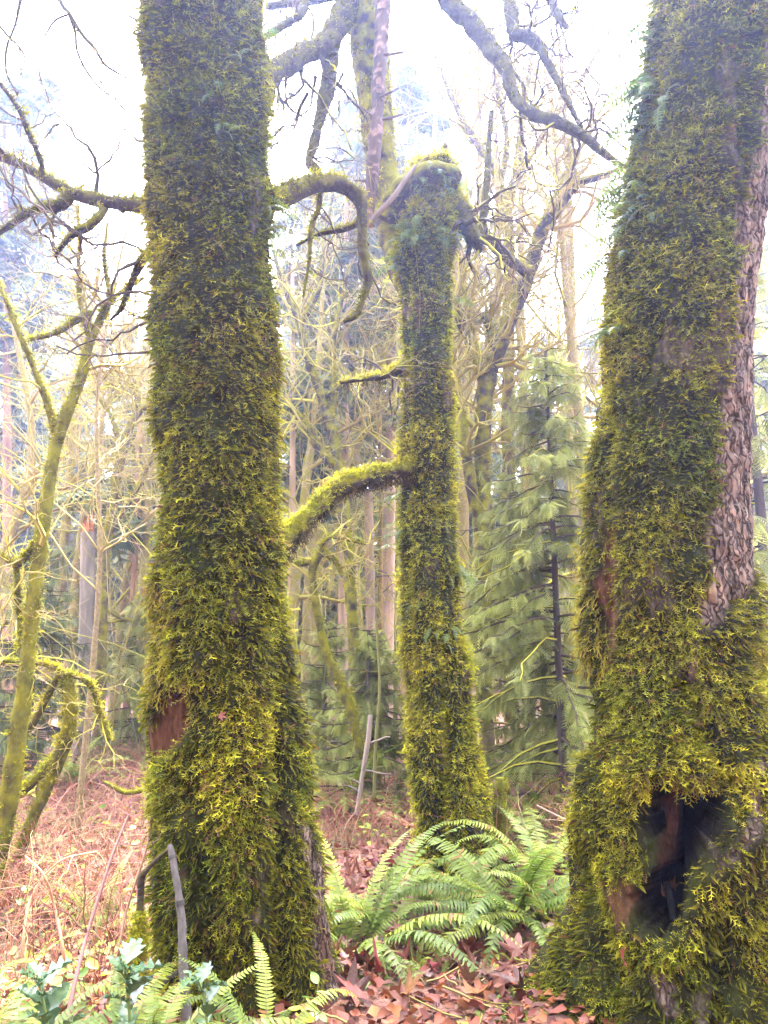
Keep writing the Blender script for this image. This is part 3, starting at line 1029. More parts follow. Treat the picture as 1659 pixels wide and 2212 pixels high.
for P, R in ML:
    twigs_from(P, R, rng, 6, .5, out, lvl=2, up=-.06, spread=.9, rmin=.003, kids=(3, 3), down=.6, rf=.3, wob=.42)
for P, R in (UR, ML[-2], ML[-1]):
    twigs_from(P, R, rng, 9, .7, out, lvl=2, up=.05, spread=.9, rmin=.003, kids=(3, 3), t0=.4, rf=.28, wob=.42)
for i in range(6):   # drooping knobbly twigs above the arch
    grow(rng, at(rng.uniform(590, 700), rng.uniform(120, 200), 4.9), nrm(np.array([rng.normal(0, .4), .1, -1])), rng.uniform(.5, .9), .014, 2, out, -.06, .35, (3, 4), 5, .9)
g = Geo()
twig_geo(g, out, rng, TWIG_D, TWIG_P, mossfrac=.35, r0=.012, fine=10, sides=4)
obj('twigs', g, M_TWIG, mid_tree, 'stuff')
# moss-hung shoulder between the stub and the leader
P, R = limb_world([(838, 480, 5.35, 30), (862, 440, 5.3, 34), (888, 408, 5.25, 34), (920, 386, 5.2, 30), (958, 382, 5.2, 30), (980, 392, 5.25, 26)], 30)
g = Geo()
V, F = lump_tube(g, P, R, (*BARKDARK, 1), 20, .35, 8, 77)
obj('shoulder', g, M_LIMB, mid_tree)
limb(mid_tree, gm_mid, [(958, 410, 5.3, 14), (962, 360, 5.3, 11), (958, 330, 5.3, 8), (962, 312, 5.3, 3)], 'broken_spike', n=20, sides=10, sprigs=160, moss=.5, amp=.5, seed=28)
limb(mid_tree, gm_mid, [(900, 420, 5.25, 12), (893, 372, 5.25, 9), (888, 352, 5.25, 3)], 'broken_spike', n=16, sides=10, sprigs=120, moss=.6, amp=.5, seed=29)
p, nn, _, _ = scatter(V, F, 1400, rng)
moss_sprigs(gm_mid, p, nn, .032, rng, seed=600)

# ---- limbs and moss of the right tree
right_out = []
for (x, y, dx, dz, L) in ((1290, 960, -1, -.25, .5), (1290, 1020, -1, -.2, .45)):
    grow(rng, at(x, y, 3.4), nrm(np.array([dx, .4, dz])), L, .008, 1, right_out, -.02, .25, (3,), 5, .8)

obj('moss', gm_left, M_MOSS, left_tree, 'stuff', smooth=False)
obj('moss', gm_right, M_MOSS, right_tree, 'stuff', smooth=False)
obj('moss', gm_mid, M_MOSS, mid_tree, 'stuff', smooth=False)

# ------------------------------------------------------------------ dead hanging spar against the middle tree
spar = thing('dead_spar', 'pinkish dead spar with peeling bark hanging against the forked mossy tree', 'dead branch', at(800, 490, 5.1))
P, R = limb_world([(798, 488, 5.1, 9), (800, 430, 5.1, 11), (806, 360, 5.12, 14), (812, 280, 5.15, 15), (818, 180, 5.2, 14), (824, 80, 5.25, 15), (830, -40, 5.3, 17), (838, -260, 5.4, 18)], 110)
g = Geo()
sides = 20
V, F = lump_tube(g, P, R, (.30, .19, .15, 0), sides, .26, 24, 3)
for Cq in g.C:
    pass
Vc = g.V[0]
px, py, _ = proj(Vc)
bands = sstep(.1, .5, fbm(Vc * np.array([26, 26, 34]), 6, 3)) * (1 - .3 * sstep(350, 430, py))
inner = np.array([.27, .165, .12])
outer = np.array([.085, .06, .052])
g.C[0][:, :3] = outer * (1 - bands[:, None]) + inner * bands[:, None]
obj('trunk', g, M_FIR, spar)
rr = np.random.RandomState(12)
for k in range(13):      # peeling bark flakes, each with its curl
    i = rr.randint(12, 95)
    a = rr.uniform(-2.6, -.4)
    T = nrm(P[i + 1] - P[i])
    A = nrm(np.cross(T, [0, 1, 0]))
    B = np.cross(T, A)
    D = np.cos(a) * A - abs(np.sin(a)) * np.array([0, 1, 0])
    S = nrm(np.cross(T, D))
    w_, h_ = R[i] * .9, rr.uniform(.04, .09)
    g = Geo()
    vs = []
    for s, lift in ((0, 0), (.5, .25), (1, .9)):
        for t in (-.5, 0, .5):
            vs.append(P[i] + D * (R[i] * 1.06 + lift * .025) - T * s * h_ + S * t * w_ * (1 - .3 * s) - D * abs(t) * .01)
    q = np.arange(9).reshape(3, 3)
    F = np.stack([q[:-1, :-1], q[:-1, 1:], q[1:, 1:], q[1:, :-1]], -1).reshape(-1, 4)
    g.add(np.array(vs), F, np.array([.17, .10, .075]) * rr.uniform(.7, 1.4))
    obj('bark_flake', g, M_FIR, spar)
for (x, y, dx, dz) in ((812, 255, -1, .6), (826, 258, 1.2, .1), (808, 390, -1, -.2), (820, 210, 1, .3), (806, 440, -.9, .2), (828, 118, 1, -.1)):
    p0 = at(x, y, 5.12)
    d = nrm(np.array([dx, -.2, dz]))
    pts = np.array([p0 + d * t + np.array([0, 0, .02 * t * t * 20]) for t in np.linspace(0, .16, 5)])
    g = Geo()
    lump_tube(g, pts, np.linspace(.013, .007, 5), (.10, .075, .06, 0), 7, .2, 20, 4)
    obj('branch_stub', g, M_FIR, spar)
pole = thing('dead_pole', 'thin bare dead pole lodged slantwise across the fork of the mossy tree', 'dead branch', at(790, 505, 5.0))
P, R = limb_world([(770, 525, 5.0, 4), (800, 480, 5.0, 5), (850, 425, 5.0, 6), (890, 370, 5.1, 5), (935, 330, 5.2, 3)], 14)
g = Geo()
lump_tube(g, P, R, (.16, .12, .10, 0), 8, .15, 12, 4)
obj('pole', g, M_FIR, pole)


# ------------------------------------------------------------------ ferns
def frond_mesh(name, rng, L=.8, pairs=32, wmax=.085, e0=75, bend=85, droop=.25, col=(.18, .235, .032), old=0.0, pw=.5):
    g = Geo()
    n = 16
    s = np.linspace(0, 1, n)
    ang = np.radians(e0 - bend * s ** 1.2)
    dx = np.cos(ang) * L / (n - 1)
    dz = np.sin(ang) * L / (n - 1)
    X = np.concatenate([[0], np.cumsum(dx[:-1])])
    Z = np.concatenate([[0], np.cumsum(dz[:-1])])
    side = rng.uniform(-.06, .06) * s ** 2 * L
    P = np.stack([X, side, Z], -1)
    tubes(g, P[None], np.linspace(.0036, .0012, n)[None], np.array([[.20, .17, .05, 1]]), 3)
    V, F, C = [], [], []
    for k in range(pairs):
        t = .14 + .85 * k / (pairs - 1)
        p = np.array([np.interp(t, s, P[:, j]) for j in range(3)])
        a = np.interp(t, s, ang)
        T = np.array([math.cos(a), 0, math.sin(a)])
        U = np.array([-math.sin(a), 0, math.cos(a)])
        prof = min(1, (t - .06) / .22) ** .7 * (1 - t ** 3.2) + .05
        for sd in (-1, 1):
            ln = wmax * prof * rng.uniform(.9, 1.08)
            hw = .85 * L / pairs * pw * min(1, .4 + prof)
            B = np.array([0, sd, 0])
            dirp = nrm(B + T * (.22 + .25 * t) - U * rng.uniform(.0, 2 * droop))
            tipd = nrm(dirp - U * droop * 1.2 + T * .15)
            b = p + U * .001
            i = len(V)
            V += [b - T * hw * .7, b + T * hw, b + dirp * ln * .55 - T * hw * .75, b + dirp * ln * .55 + T * hw * .65, b + dirp * ln * .6 + tipd * ln * .4]
            F += [(i, i + 1, i + 3), (i, i + 3, i + 2), (i + 2, i + 3, i + 4)]
            c = np.array(col) * rng.uniform(.8, 1.2)
            if rng.rand() < old:
                c = np.array([.24, .13, .035])
            C += [c * .8, c * .8, c, c, c * 1.15]
    g.add(np.array(V), np.array(F), np.array(C))
    return mesh_of(name, g, M_FERN, True)


rf = np.random.RandomState(31)
SWORD = [frond_mesh('sword_frond', rf, L=rf.uniform(.75, .95), pairs=34, wmax=rf.uniform(.075, .095), e0=e, bend=b, droop=d, old=.05)
         for e, b, d in ((70, 85, .25), (64, 100, .3), (58, 95, .35), (52, 110, .3), (44, 85, .4), (34, 70, .35), (74, 70, .2), (60, 120, .4))]
POLY = [frond_mesh('polypody_frond', rf, L=.19, pairs=11, wmax=.036, e0=e, bend=b, droop=.15, col=(.10, .165, .03), pw=.36)
        for e, b in ((20, 80), (0, 55), (35, 110))]
DEADF = [frond_mesh('dead_frond', rf, L=.6, pairs=26, wmax=.05, e0=20, bend=50, droop=.6, col=(.16, .075, .03), old=.5)]


def place_frond(parent, me, loc, yaw, tilt=0.0, scale=1.0, roll=0.0, name='frond'):
    o = bpy.data.objects.new(name, me)
    COL.objects.link(o)
    o.parent = parent
    o.location = tuple(np.asarray(loc, float) - np.array(parent.location))
    o.rotation_euler = (roll, -tilt, yaw)
    o.scale = (scale,) * 3
    return o


def sword_fern(label, x, y, n, scale, yaws=None, dead=1, z=None, spread=1.0):
    z = float(gz(x, y)) if z is None else z
    t = thing('sword_fern', label, 'fern', (x, y, z), 'sword ferns on the forest floor')
    for k in range(n):
        a = (2 * math.pi * k / n + rf.uniform(-.3, .3)) if yaws is None else rf.uniform(*yaws)
        place_frond(t, SWORD[rf.randint(len(SWORD))], (x + .04 * math.cos(a), y + .04 * math.sin(a), z), a, rf.uniform(-.15, .12) * spread, scale * rf.uniform(.75, 1.12), rf.uniform(-.25, .25))
    for k in range(dead):
        place_frond(t, DEADF[0], (x, y, z + .03), rf.uniform(-3, 0), -.1, scale * 1.1, 0, 'dead_frond')
    return t


def gp(px, py, Y):
    p = at(px, py, Y)
    return p[0], p[1]


sword_fern('tall sword fern beside the right flank of the stick-leaned trunk', *gp(765, 2040, 4.05), 28, .98, dead=3)
sword_fern('sword fern with fronds leaning low over the brown leaf litter', *gp(850, 2040, 4.35), 15, .85, dead=1)
sword_fern('sword fern growing at the hollow foot of the forked mossy tree', *gp(985, 1990, 4.65), 14, .75, dead=1)
sword_fern('broad bright sword fern in front of the forked mossy tree, nearest the hollow trunk', *gp(1110, 2000, 4.35), 28, .95, dead=3)
sword_fern('sword fern pressed against the left edge of the hollow trunk', *gp(1195, 1960, 4.2), 13, .80, dead=1)
sword_fern('pale sword fern standing behind the broad bright one under the redcedar', *gp(1165, 1880, 5.0), 16, 1.05)
sword_fern('small sword fern half hidden behind the forked mossy tree', *gp(1085, 1780, 6.6), 12, .85)
sword_fern('sword fern at the redcedar foot beside thin bare stems', *gp(1205, 1760, 6.7), 12, .85)
sword_fern('sword fern under the green bush behind the red litter clearing', *gp(735, 1690, 7.6), 14, .95)
sword_fern('sword fern to the right of the bush, by the forked tree', *gp(850, 1690, 8.0), 12, .9)
sword_fern('sword fern in the red brambles behind the slender leaning mossy tree', *gp(150, 1640, 8.2), 12, .9)
sword_fern('small sword fern among canes near the moss-sleeved crooked branch', *gp(215, 1990, 4.6), 9, .6)
# near ferns at the bottom left corner
sword_fern('sword fern under the holly at the very front corner', -1.0, 2.15, 15, .54, z=.32)
sword_fern('yellow-green sword fern right of the holly stem at the front', -.66, 2.30, 15, .50, z=.30)
sword_fern('bushy sword fern between the tall holly and the leaning stick', -.82, 2.55, 16, .52, z=.26)
sword_fern('sword fern behind the holly at the edge of the canes', -1.25, 2.5, 14, .50, z=.30)
sword_fern('sword fern at the foot of the leaning stick in front of the trunk', -.34, 2.45, 10, .42, z=.30)
sword_fern('young sword fern sprouting from leaf litter in the gap between trunks', *gp(900, 2150, 3.75), 6, .28, dead=0)
sword_fern('tiny sword fern frond tuft below the brown litter slope', *gp(950, 2190, 3.6), 5, .24, dead=0)

pf = np.random.RandomState(8)


def polypody(label, surf, px0, py0, n, spread=40, scale=1.0):
    V, F, bark, wood, thin, px, py, fr = surf
    q = np.where((np.hypot(px - px0, py - py0) < spread) & (fr > .2))[0]
    if len(q) == 0:
        q = np.array([np.argmin(np.hypot(px - px0, py - py0) + 200 * (fr < .2))])
    c = V[q].mean(0)
    t = thing('licorice_fern', label, 'fern', c, 'small ferns growing on mossy trunks')
    ax = V[q].copy()
    for k in range(n):
        p = V[q[pf.randint(len(q))]]
        # outward yaw from the trunk axis
        row = V[np.abs(V[:, 2] - p[2]) < .03]
        o_ = p - row.mean(0)
        yaw = math.atan2(o_[1], o_[0]) + pf.uniform(-.7, .7)
        place_frond(t, POLY[pf.randint(3)], p, yaw, pf.uniform(-.9, .1), scale * pf.uniform(.6, 1.15), pf.uniform(-.5, .5))


for (x, y, n, s, lb) in ((1400, 60, 7, 1.1, 'topmost fern tuft on the outer edge of the hollow trunk'),
                         (1392, 170, 8, 1.1, 'dense fern tuft high on the edge of the hollow trunk'),
                         (1375, 250, 9, 1.1, 'spreading fern tuft below the dense one on the hollow trunk'),
                         (1440, 205, 5, .9, 'pale fern tuft standing out on the upper face of the hollow trunk'),
                         (1350, 380, 8, 1.0, 'fern tuft where the slanting limb meets the hollow trunk'),
                         (1345, 450, 8, 1.0, 'fern tuft under the slanting limb on the hollow trunk edge'),
                         (1330, 540, 5, .9, 'small fern tuft midway up the hollow trunk edge'),
                         (1310, 690, 5, .9, 'lowest fern tuft on the hollow trunk edge above the redcedar boughs'),
                         (1400, 430, 4, .8, 'few fern fronds lying flat on the hollow trunk moss')):
    polypody(lb, right_surf, x, y, int(n * 1.9), 40, s * 1.15)
for (x, y, n, s, lb) in ((500, 110, 3, .6, 'small fern tuft high on the face of the stick-leaned trunk'),
                         (475, 215, 3, .6, 'fern tuft on the upper face of the stick-leaned trunk'),
                         (480, 285, 4, .7, 'fern tuft under the upper one on the stick-leaned trunk'),
                         (570, 60, 5, .9, 'fern tuft at the top outer edge of the stick-leaned trunk'),
                         (585, 440, 7, 1.0, 'fern tuft at the root of the arching limb'),
                         (585, 500, 5, 1.0, 'fern tuft hanging just below the arching limb')):
    polypody(lb, left_surf, x, y, n, 26, s)
for (x, y, n, s, lb) in ((930, 390, 12, 1.1, 'fern cap on top of the broken stub'),
                         (960, 400, 8, 1.1, 'fern tuft at the outer corner of the broken stub'),
                         (900, 500, 12, 1.2, 'thick ferns hanging under the fork of the mossy tree'),
                         (950, 520, 9, 1.1, 'fern tuft on the front of the stub below its broken top'),
                         (875, 560, 6, 1.0, 'fern tuft at the crotch of the fork'),
                         (975, 640, 5, 1.1, 'fern tuft on the right side of the forked tree under the stub'),
                         (872, 900, 5, 1.1, 'fern tuft above the low mossy arm of the forked tree'),
                         (872, 1060, 5, 1.1, 'fern tuft just under the low mossy arm'),
                         (870, 1160, 6, 1.1, 'fern tuft well below the low mossy arm'),
                         (985, 1230, 7, 1.2, 'fern tuft on the redcedar side of the forked tree'),
                         (955, 1360, 5, .9, 'fern fronds in the groove of the forked tree'),
                         (900, 1320, 4, .8, 'few fern fronds on the lower front of the forked tree')):
    polypody(lb, mid_surf, x, y, int(n * 1.4), 26, s)


# ------------------------------------------------------------------ slender mossy trees on the left
def mossy_tree(name, label, cat, base, limbs, Ytw, seed, sprigs_per=500, size=.016, twn=10, twL=.5, m=None, col=BARKDARK, group=None, lvl=2, kids=(3, 3), moss=1.0,
               tcol=None, amp=.22, up=.06, mossfrac=.75, t0=.3, rmin=.0035, ntree_sprig=True):
    r_ = np.random.RandomState(seed)
    t = thing(name, label, cat, base, group)
    gm = Geo()
    o_ = []
    for k, (pts, nm) in enumerate(limbs):
        P, R = limb(t, gm if ntree_sprig else None, pts, nm, n=40, sides=12, sprigs=int(sprigs_per * (1 if nm == 'trunk' else .5)), size=size, seed=seed + k, amp=amp, m=m, col=col, moss=moss)
        twigs_from(P, R, r_, twn if nm != 'trunk' else max(2, twn // 3), twL, o_, lvl=lvl, kids=kids, up=up, t0=(t0 if nm != 'trunk' else .6), rmin=rmin)
    if o_:
        g = Geo()
        twig_geo(g, o_, r_, tcol or TWIG_BG, TWIG_BP, mossfrac=mossfrac, r0=.010)
        obj('twigs', g, M_TWIG, t, 'stuff')
    if gm.n:
        obj('moss', gm, M_MOSS, t, 'stuff', smooth=False)
    return t


OLIVE = (.075, .068, .018)
mossy_tree('mossy_sapling', 'slender leaning mossy tree that forks high, beside the red brambles', 'tree', at(5, 1850, 4.7), [
    ([(-25, 1930, 4.7, 24), (8, 1780, 4.7, 21), (38, 1600, 4.72, 19), (60, 1420, 4.75, 17), (80, 1240, 4.8, 15), (100, 1080, 4.85, 14), (122, 950, 4.9, 13)], 'trunk'),
    ([(122, 955, 4.9, 12), (145, 890, 4.9, 12), (172, 825, 4.95, 11), (195, 740, 5.0, 9), (222, 680, 5.05, 8), (250, 640, 5.1, 6), (310, 600, 5.2, 4)], 'limb'),
    ([(122, 950, 4.9, 8), (108, 890, 4.9, 8), (75, 800, 4.85, 6), (45, 730, 4.8, 6), (20, 665, 4.8, 5), (-5, 610, 4.8, 4)], 'limb'),
    ([(195, 740, 5.0, 7), (185, 690, 5.0, 6), (172, 640, 5.0, 5), (170, 520, 5.0, 4), (168, 440, 5.0, 2)], 'branch'),
    ([(215, 690, 5.02, 6), (235, 640, 5.0, 5), (225, 560, 5.0, 4), (232, 480, 5.0, 2)], 'branch'),
    ([(90, 1160, 4.82, 5), (60, 1200, 4.8, 6), (35, 1222, 4.8, 6), (0, 1195, 4.8, 4)], 'branch'),
    ([(35, 1222, 4.8, 6), (40, 1300, 4.8, 5), (46, 1420, 4.8, 4)], 'branch'),
    ([(60, 735, 4.85, 3), (120, 720, 4.9, 5), (170, 690, 4.95, 6), (200, 675, 5.0, 4)], 'branch')], 4.8, 41, sprigs_per=1700, size=.021, twn=7, twL=.5, col=OLIVE)
mossy_tree('mossy_sapling', 'short arched mossy stem bent over like a hook beside the slender leaning tree', 'tree', at(50, 1830, 5.2), [
    ([(40, 1850, 5.2, 11), (75, 1760, 5.2, 12), (115, 1670, 5.2, 13), (145, 1590, 5.2, 15), (152, 1520, 5.2, 14), (140, 1462, 5.2, 9), (118, 1475, 5.2, 7), (90, 1530, 5.2, 8), (55, 1590, 5.25, 7)], 'trunk'),
    ([(140, 1620, 5.2, 9), (105, 1655, 5.2, 9), (60, 1700, 5.2, 10), (20, 1730, 5.2, 9), (-30, 1760, 5.2, 8)], 'limb'),
    ([(142, 1458, 5.2, 6), (175, 1465, 5.2, 6), (200, 1490, 5.2, 5), (215, 1540, 5.2, 4), (235, 1600, 5.2, 4)], 'branch'),
    ([(140, 1460, 5.2, 5), (110, 1440, 5.2, 4), (60, 1430, 5.2, 4), (0, 1432, 5.2, 3)], 'branch')], 5.2, 42, sprigs_per=2000, size=.02, twn=4, twL=.35, col=OLIVE)

# ------------------------------------------------------------------ mossy maples behind
mossy_tree('bigleaf_maple', 'tall mossy maple with forking dark limbs behind the right shoulder of the forked tree', 'tree', at(1045, 1420, 8.3), [
    ([(1045, 1560, 8.3, 19), (1045, 1330, 8.3, 18), (1045, 1150, 8.3, 18), (1044, 950, 8.3, 18), (1052, 830, 8.25, 18), (1085, 730, 8.2, 18)], 'trunk'),
    ([(1085, 730, 8.2, 17), (1115, 660, 8.1, 16), (1145, 580, 8.0, 16), (1165, 510, 7.9, 15), (1200, 450, 7.8, 14), (1245, 400, 7.7, 11), (1300, 380, 7.6, 7), (1350, 360, 7.6, 4)], 'limb'),
    ([(1148, 580, 8.0, 12), (1180, 480, 8.0, 11), (1215, 400, 8.0, 10), (1235, 340, 8.0, 8), (1215, 300, 8.0, 5)], 'limb'),
    ([(1040, 1160, 8.3, 14), (1012, 1010, 8.2, 13), (990, 870, 8.2, 11), (978, 800, 8.2, 10), (970, 700, 8.3, 7)], 'limb'),
    ([(1050, 840, 8.3, 15), (1030, 770, 8.3, 14), (1000, 700, 8.3, 13), (992, 655, 8.3, 15), (985, 640, 8.3, 6)], 'limb'),
    ([(1052, 800, 8.35, 9), (1060, 720, 8.4, 9), (1052, 690, 8.4, 11), (1062, 680, 8.4, 7)], 'branch'),
    ([(1030, 790, 8.3, 8), (1012, 700, 8.3, 7), (1000, 620, 8.3, 6), (990, 560, 8.3, 4)], 'branch')], 8, 51, sprigs_per=1300, size=.028, twn=16, twL=.9, kids=(3, 4))
mossy_tree('bigleaf_maple', 'straight brown-mossed maple whose crown spreads between the stub and the hollow trunk', 'tree', at(1100, 1440, 9.6), [
    ([(1103, 1560, 9.6, 14), (1100, 1200, 9.6, 14), (1098, 900, 9.6, 14), (1098, 700, 9.6, 14), (1100, 560, 9.6, 14), (1092, 450, 9.6, 12)], 'trunk'),
    ([(1092, 450, 9.6, 12), (1070, 370, 9.6, 10), (1030, 310, 9.6, 9), (1000, 260, 9.6, 8), (960, 170, 9.6, 5), (930, 90, 9.6, 3)], 'limb'),
    ([(1095, 470, 9.6, 10), (1120, 340, 9.6, 9), (1130, 240, 9.6, 7), (1150, 120, 9.6, 5), (1160, 10, 9.6, 3)], 'limb'),
    ([(1080, 400, 9.6, 8), (1095, 300, 9.6, 6), (1075, 200, 9.6, 5), (1050, 60, 9.6, 3)], 'limb'),
    ([(1110, 400, 9.6, 7), (1180, 280, 9.6, 6), (1250, 180, 9.6, 5), (1320, 60, 9.6, 3)], 'limb')], 9.6, 52, sprigs_per=800, size=.03, twn=22, twL=1.2, kids=(4, 5), lvl=2, up=.1, col=(.075, .048, .03))
mossy_tree('bigleaf_maple', 'crooked mossy maple leaning away behind the arching limb and the low arm', 'tree', at(770, 1480, 9.2), [
    ([(772, 1520, 9.2, 13), (762, 1350, 9.2, 13), (752, 1200, 9.2, 13), (740, 1080, 9.2, 13), (722, 950, 9.2, 12), (692, 850, 9.2, 11)], 'trunk'),
    ([(692, 850, 9.2, 10), (660, 760, 9.2, 9), (645, 690, 9.2, 8), (610, 610, 9.2, 6), (590, 540, 9.2, 4)], 'limb'),
    ([(738, 1020, 9.2, 10), (690, 970, 9.2, 9), (655, 910, 9.2, 8), (620, 870, 9.2, 5)], 'limb'),
    ([(715, 920, 9.2, 9), (722, 830, 9.2, 7), (720, 740, 9.2, 6), (735, 660, 9.2, 5), (760, 560, 9.2, 3)], 'limb'),
    ([(700, 860, 9.2, 7), (760, 820, 9.2, 6), (830, 815, 9.2, 4)], 'branch'),
    ([(650, 700, 9.2, 7), (690, 620, 9.2, 5), (700, 520, 9.2, 4), (720, 420, 9.2, 3)], 'limb')], 9, 53, sprigs_per=900, size=.028, twn=13, twL=.85, kids=(3, 4))
mossy_tree('mossy_sapling', 'bent yellow-mossed sapling with a clubbed top rising from the green bush', 'tree', at(775, 1610, 7.4), [
    ([(780, 1640, 7.4, 10), (760, 1540, 7.4, 11), (730, 1470, 7.4, 11), (700, 1390, 7.4, 9), (680, 1290, 7.4, 8), (675, 1230, 7.4, 9), (695, 1185, 7.4, 10)], 'trunk'),
    ([(690, 1190, 7.4, 8), (720, 1210, 7.4, 5), (740, 1245, 7.4, 4)], 'branch'),
    ([(680, 1215, 7.4, 5), (640, 1220, 7.4, 4), (620, 1200, 7.4, 2)], 'branch'),
    ([(690, 1180, 7.4, 5), (720, 1160, 7.4, 5), (790, 1175, 7.4, 3)], 'branch')], 7.4, 54, sprigs_per=900, size=.024, twn=8, twL=.5, col=OLIVE)
mossy_tree('bare_maple', 'leaning brown maple behind the brambles, touching the stick-leaned trunk high up', 'tree', at(215, 1500, 9.5), [
    ([(215, 1560, 9.5, 11), (222, 1300, 9.5, 11), (238, 1120, 9.5, 10), (268, 960, 9.5, 10), (300, 890, 9.5, 8), (345, 870, 9.5, 6)], 'trunk'),
    ([(300, 890, 9.5, 7), (290, 830, 9.5, 6), (255, 760, 9.5, 4), (235, 690, 9.5, 3)], 'limb'),
    ([(262, 980, 9.5, 6), (240, 900, 9.5, 5), (200, 840, 9.5, 3)], 'limb'),
    ([(232, 1160, 9.5, 6), (300, 1050, 9.5, 5), (330, 980, 9.5, 4)], 'limb')], 9.5, 55, sprigs_per=500, size=.024, twn=22, twL=.9, kids=(4, 4), col=(.09, .06, .04))

def spray_template(rng, pairs=7, lw=.32, wd=.055, droop=.25):
    V, F = [], []
    V += [(0, -.02, 0, 0), (0, .02, 0, 0), (1, 0, -droop, 1)]
    F += [(0, 1, 2)]
    for k in range(pairs):
        s = .12 + .82 * k / pairs
        for sd in (-1, 1):
            ln = lw * (1 - .75 * s) * rng.uniform(.75, 1.25) + .05
            i = len(V)
            z = -droop * s * s
            V.append((s - wd, 0, z, s))
            V.append((s + wd, 0, z, s))
            V.append((s + ln * .75, sd * ln, z - ln * droop * .9, min(1, s + .4)))
            F.append((i, i + 1, i + 2))
    return np.array(V), np.array(F)


SPRAY = [spray_template(RT, 7, .42, .040, d) for d in (.2, .45, .65)]
SPRAYS = [spray_template(RT, 3, .55, .14, d) for d in (.1, .35, .6)]


# ------------------------------------------------------------------ straight conifer trunks
def pole_trunk(name, label, px0, py0, px1, py1, Y, r0, r1, col, seed, cat='tree', broken=False, branches=0, crown=0):
    base = at(px0, py0, Y)
    base[2] = float(gz(base[0], base[1])) - .1
    top = at(px1, py1, Y)
    t = thing(name, label, cat, base)
    P = catmull([base, base * .5 + top * .5 + np.array([.03, 0, 0]), top], 60)
    R = np.linspace(pxr(r0, base), pxr(r1, top), 60)
    g = Geo()
    lump_tube(g, P, R, (*col, 0), 22, .10, 6, seed)
    Vv = g.V[0]
    g.C[0][:, :3] *= (1 + .45 * fbm(Vv * np.array([9, 9, 1.2]), seed, 3))[:, None]
    obj('trunk', g, M_FIR, t)
    r_ = np.random.RandomState(seed)
    if broken:
        gg = Geo()
        for k in range(9):
            a = k * .7
            b0 = top + R[-1] * .8 * np.array([math.cos(a), math.sin(a), 0])
            h = r_.uniform(.08, .34)
            wv = R[-1] * .4 * np.array([-math.sin(a), math.cos(a), 0])
            gg.add(np.array([b0 - wv - [0, 0, .05], b0 + wv - [0, 0, .05], b0 + [0, 0, h], b0 * .6 + top * .4 + [0, 0, h * .5]]), np.array([[0, 1, 2], [0, 2, 3], [1, 3, 2]]), np.array([.45, .14, .06]) * r_.uniform(.6, 1.2))
        obj('splintered_top', gg, M_WOOD, t)
    if branches:
        o_ = []
        for k in range(branches):
            i = r_.randint(12, 59)
            a = r_.uniform(0, 6.28)
            grow(r_, P[i], nrm(np.array([math.cos(a), math.sin(a), -.15])), r_.uniform(.4, 1.1), .012, 1, o_, -.02, .2, (3,), 5, .7)
        gg = Geo()
        twig_geo(gg, o_, r_, TWIG_D, TWIG_P, mossfrac=.6)
        obj('twigs', gg, M_TWIG, t, 'stuff')
    if crown:
        SP, ST, SS, PB = [], [], [], []
        for k in range(crown):
            i = r_.randint(30, 60)
            a = r_.uniform(0, 6.28)
            L = r_.uniform(1.2, 2.8) * (1.15 - i / 60 * .7)
            d = np.array([math.cos(a), math.sin(a), 0])
            ss_ = np.linspace(0, 1, 5)
            pts = P[i] + d * (ss_ * L)[:, None] + np.array([0, 0, 1]) * ((.1 * ss_ - .28 * ss_ ** 2) * L)[:, None]
            PB.append(pts)
            m_ = 18
            q_ = r_.uniform(.1, 1, m_)
            SP.append(np.stack([np.interp(q_, ss_, pts[:, j]) for j in range(3)], -1))
            ST.append(d * r_.uniform(.2, 1, (m_, 1)) + np.array([-d[1], d[0], 0]) * r_.normal(0, .7, (m_, 1)) - np.array([0, 0, 1]) * r_.uniform(0, .8, (m_, 1)))
            SS.append(r_.uniform(.3, .65, m_))
        gg = Geo()
        tubes(gg, np.array(PB), np.tile(np.linspace(.03, .008, 5), (crown, 1)), np.tile(np.array([.10, .075, .06, .2]), (crown, 1)), 3)
        obj('boughs', gg, M_TWIG, t, 'stuff')
        SP, ST, SS = map(np.concatenate, (SP, ST, SS))
        kk = r_.rand(len(SP), 1)
        c = np.array(DG[0]) * (1 - kk) + np.array(DG[1]) * kk
        gg = Geo()
        inst(gg, SPRAYS[1], SP, ST, np.array([0, 0, 1.]) + r_.normal(0, .3, (len(SP), 3)), SS, c * .8, c)
        obj('crown', gg, M_NEEDLE, t, 'stuff', smooth=False)
    return t, P, R


DG = ((.07, .09, .03), (.17, .195, .065))
TAN = (.38, .26, .19)
GREYB = (.20, .165, .13)
REDB = (.24, .135, .09)
pole_trunk('fir_tree', 'tall straight pinkish fir trunk just left of the forked mossy tree', 832, 1440, 852, 120, 14, 17, 5, TAN, 61, branches=14, crown=60)
pole_trunk('fir_tree', 'pale fir trunk standing against the crooked mossy maple', 738, 1450, 748, 330, 13, 13, 4, TAN, 62, branches=6, crown=45)
pole_trunk('snag', 'short grey dead trunk between two firs, broken off under the low arm', 797, 1430, 796, 1060, 12.5, 11, 9, (.26, .18, .135), 63, branches=6)
pole_trunk('fir_tree', 'pale trunk right beside the edge of the stick-leaned trunk', 627, 1440, 632, 560, 12, 10, 4, TAN, 64, branches=4, crown=26)
pole_trunk('snag', 'grey dead trunk with a splintered red top behind the brambles', 178, 1590, 190, 1150, 9.8, 19, 15, GREYB, 65, broken=True)
pole_trunk('fir_tree', 'slim reddish trunk right of the splintered grey snag', 272, 1560, 305, 820, 11, 9, 4, REDB, 66, branches=8, crown=12)
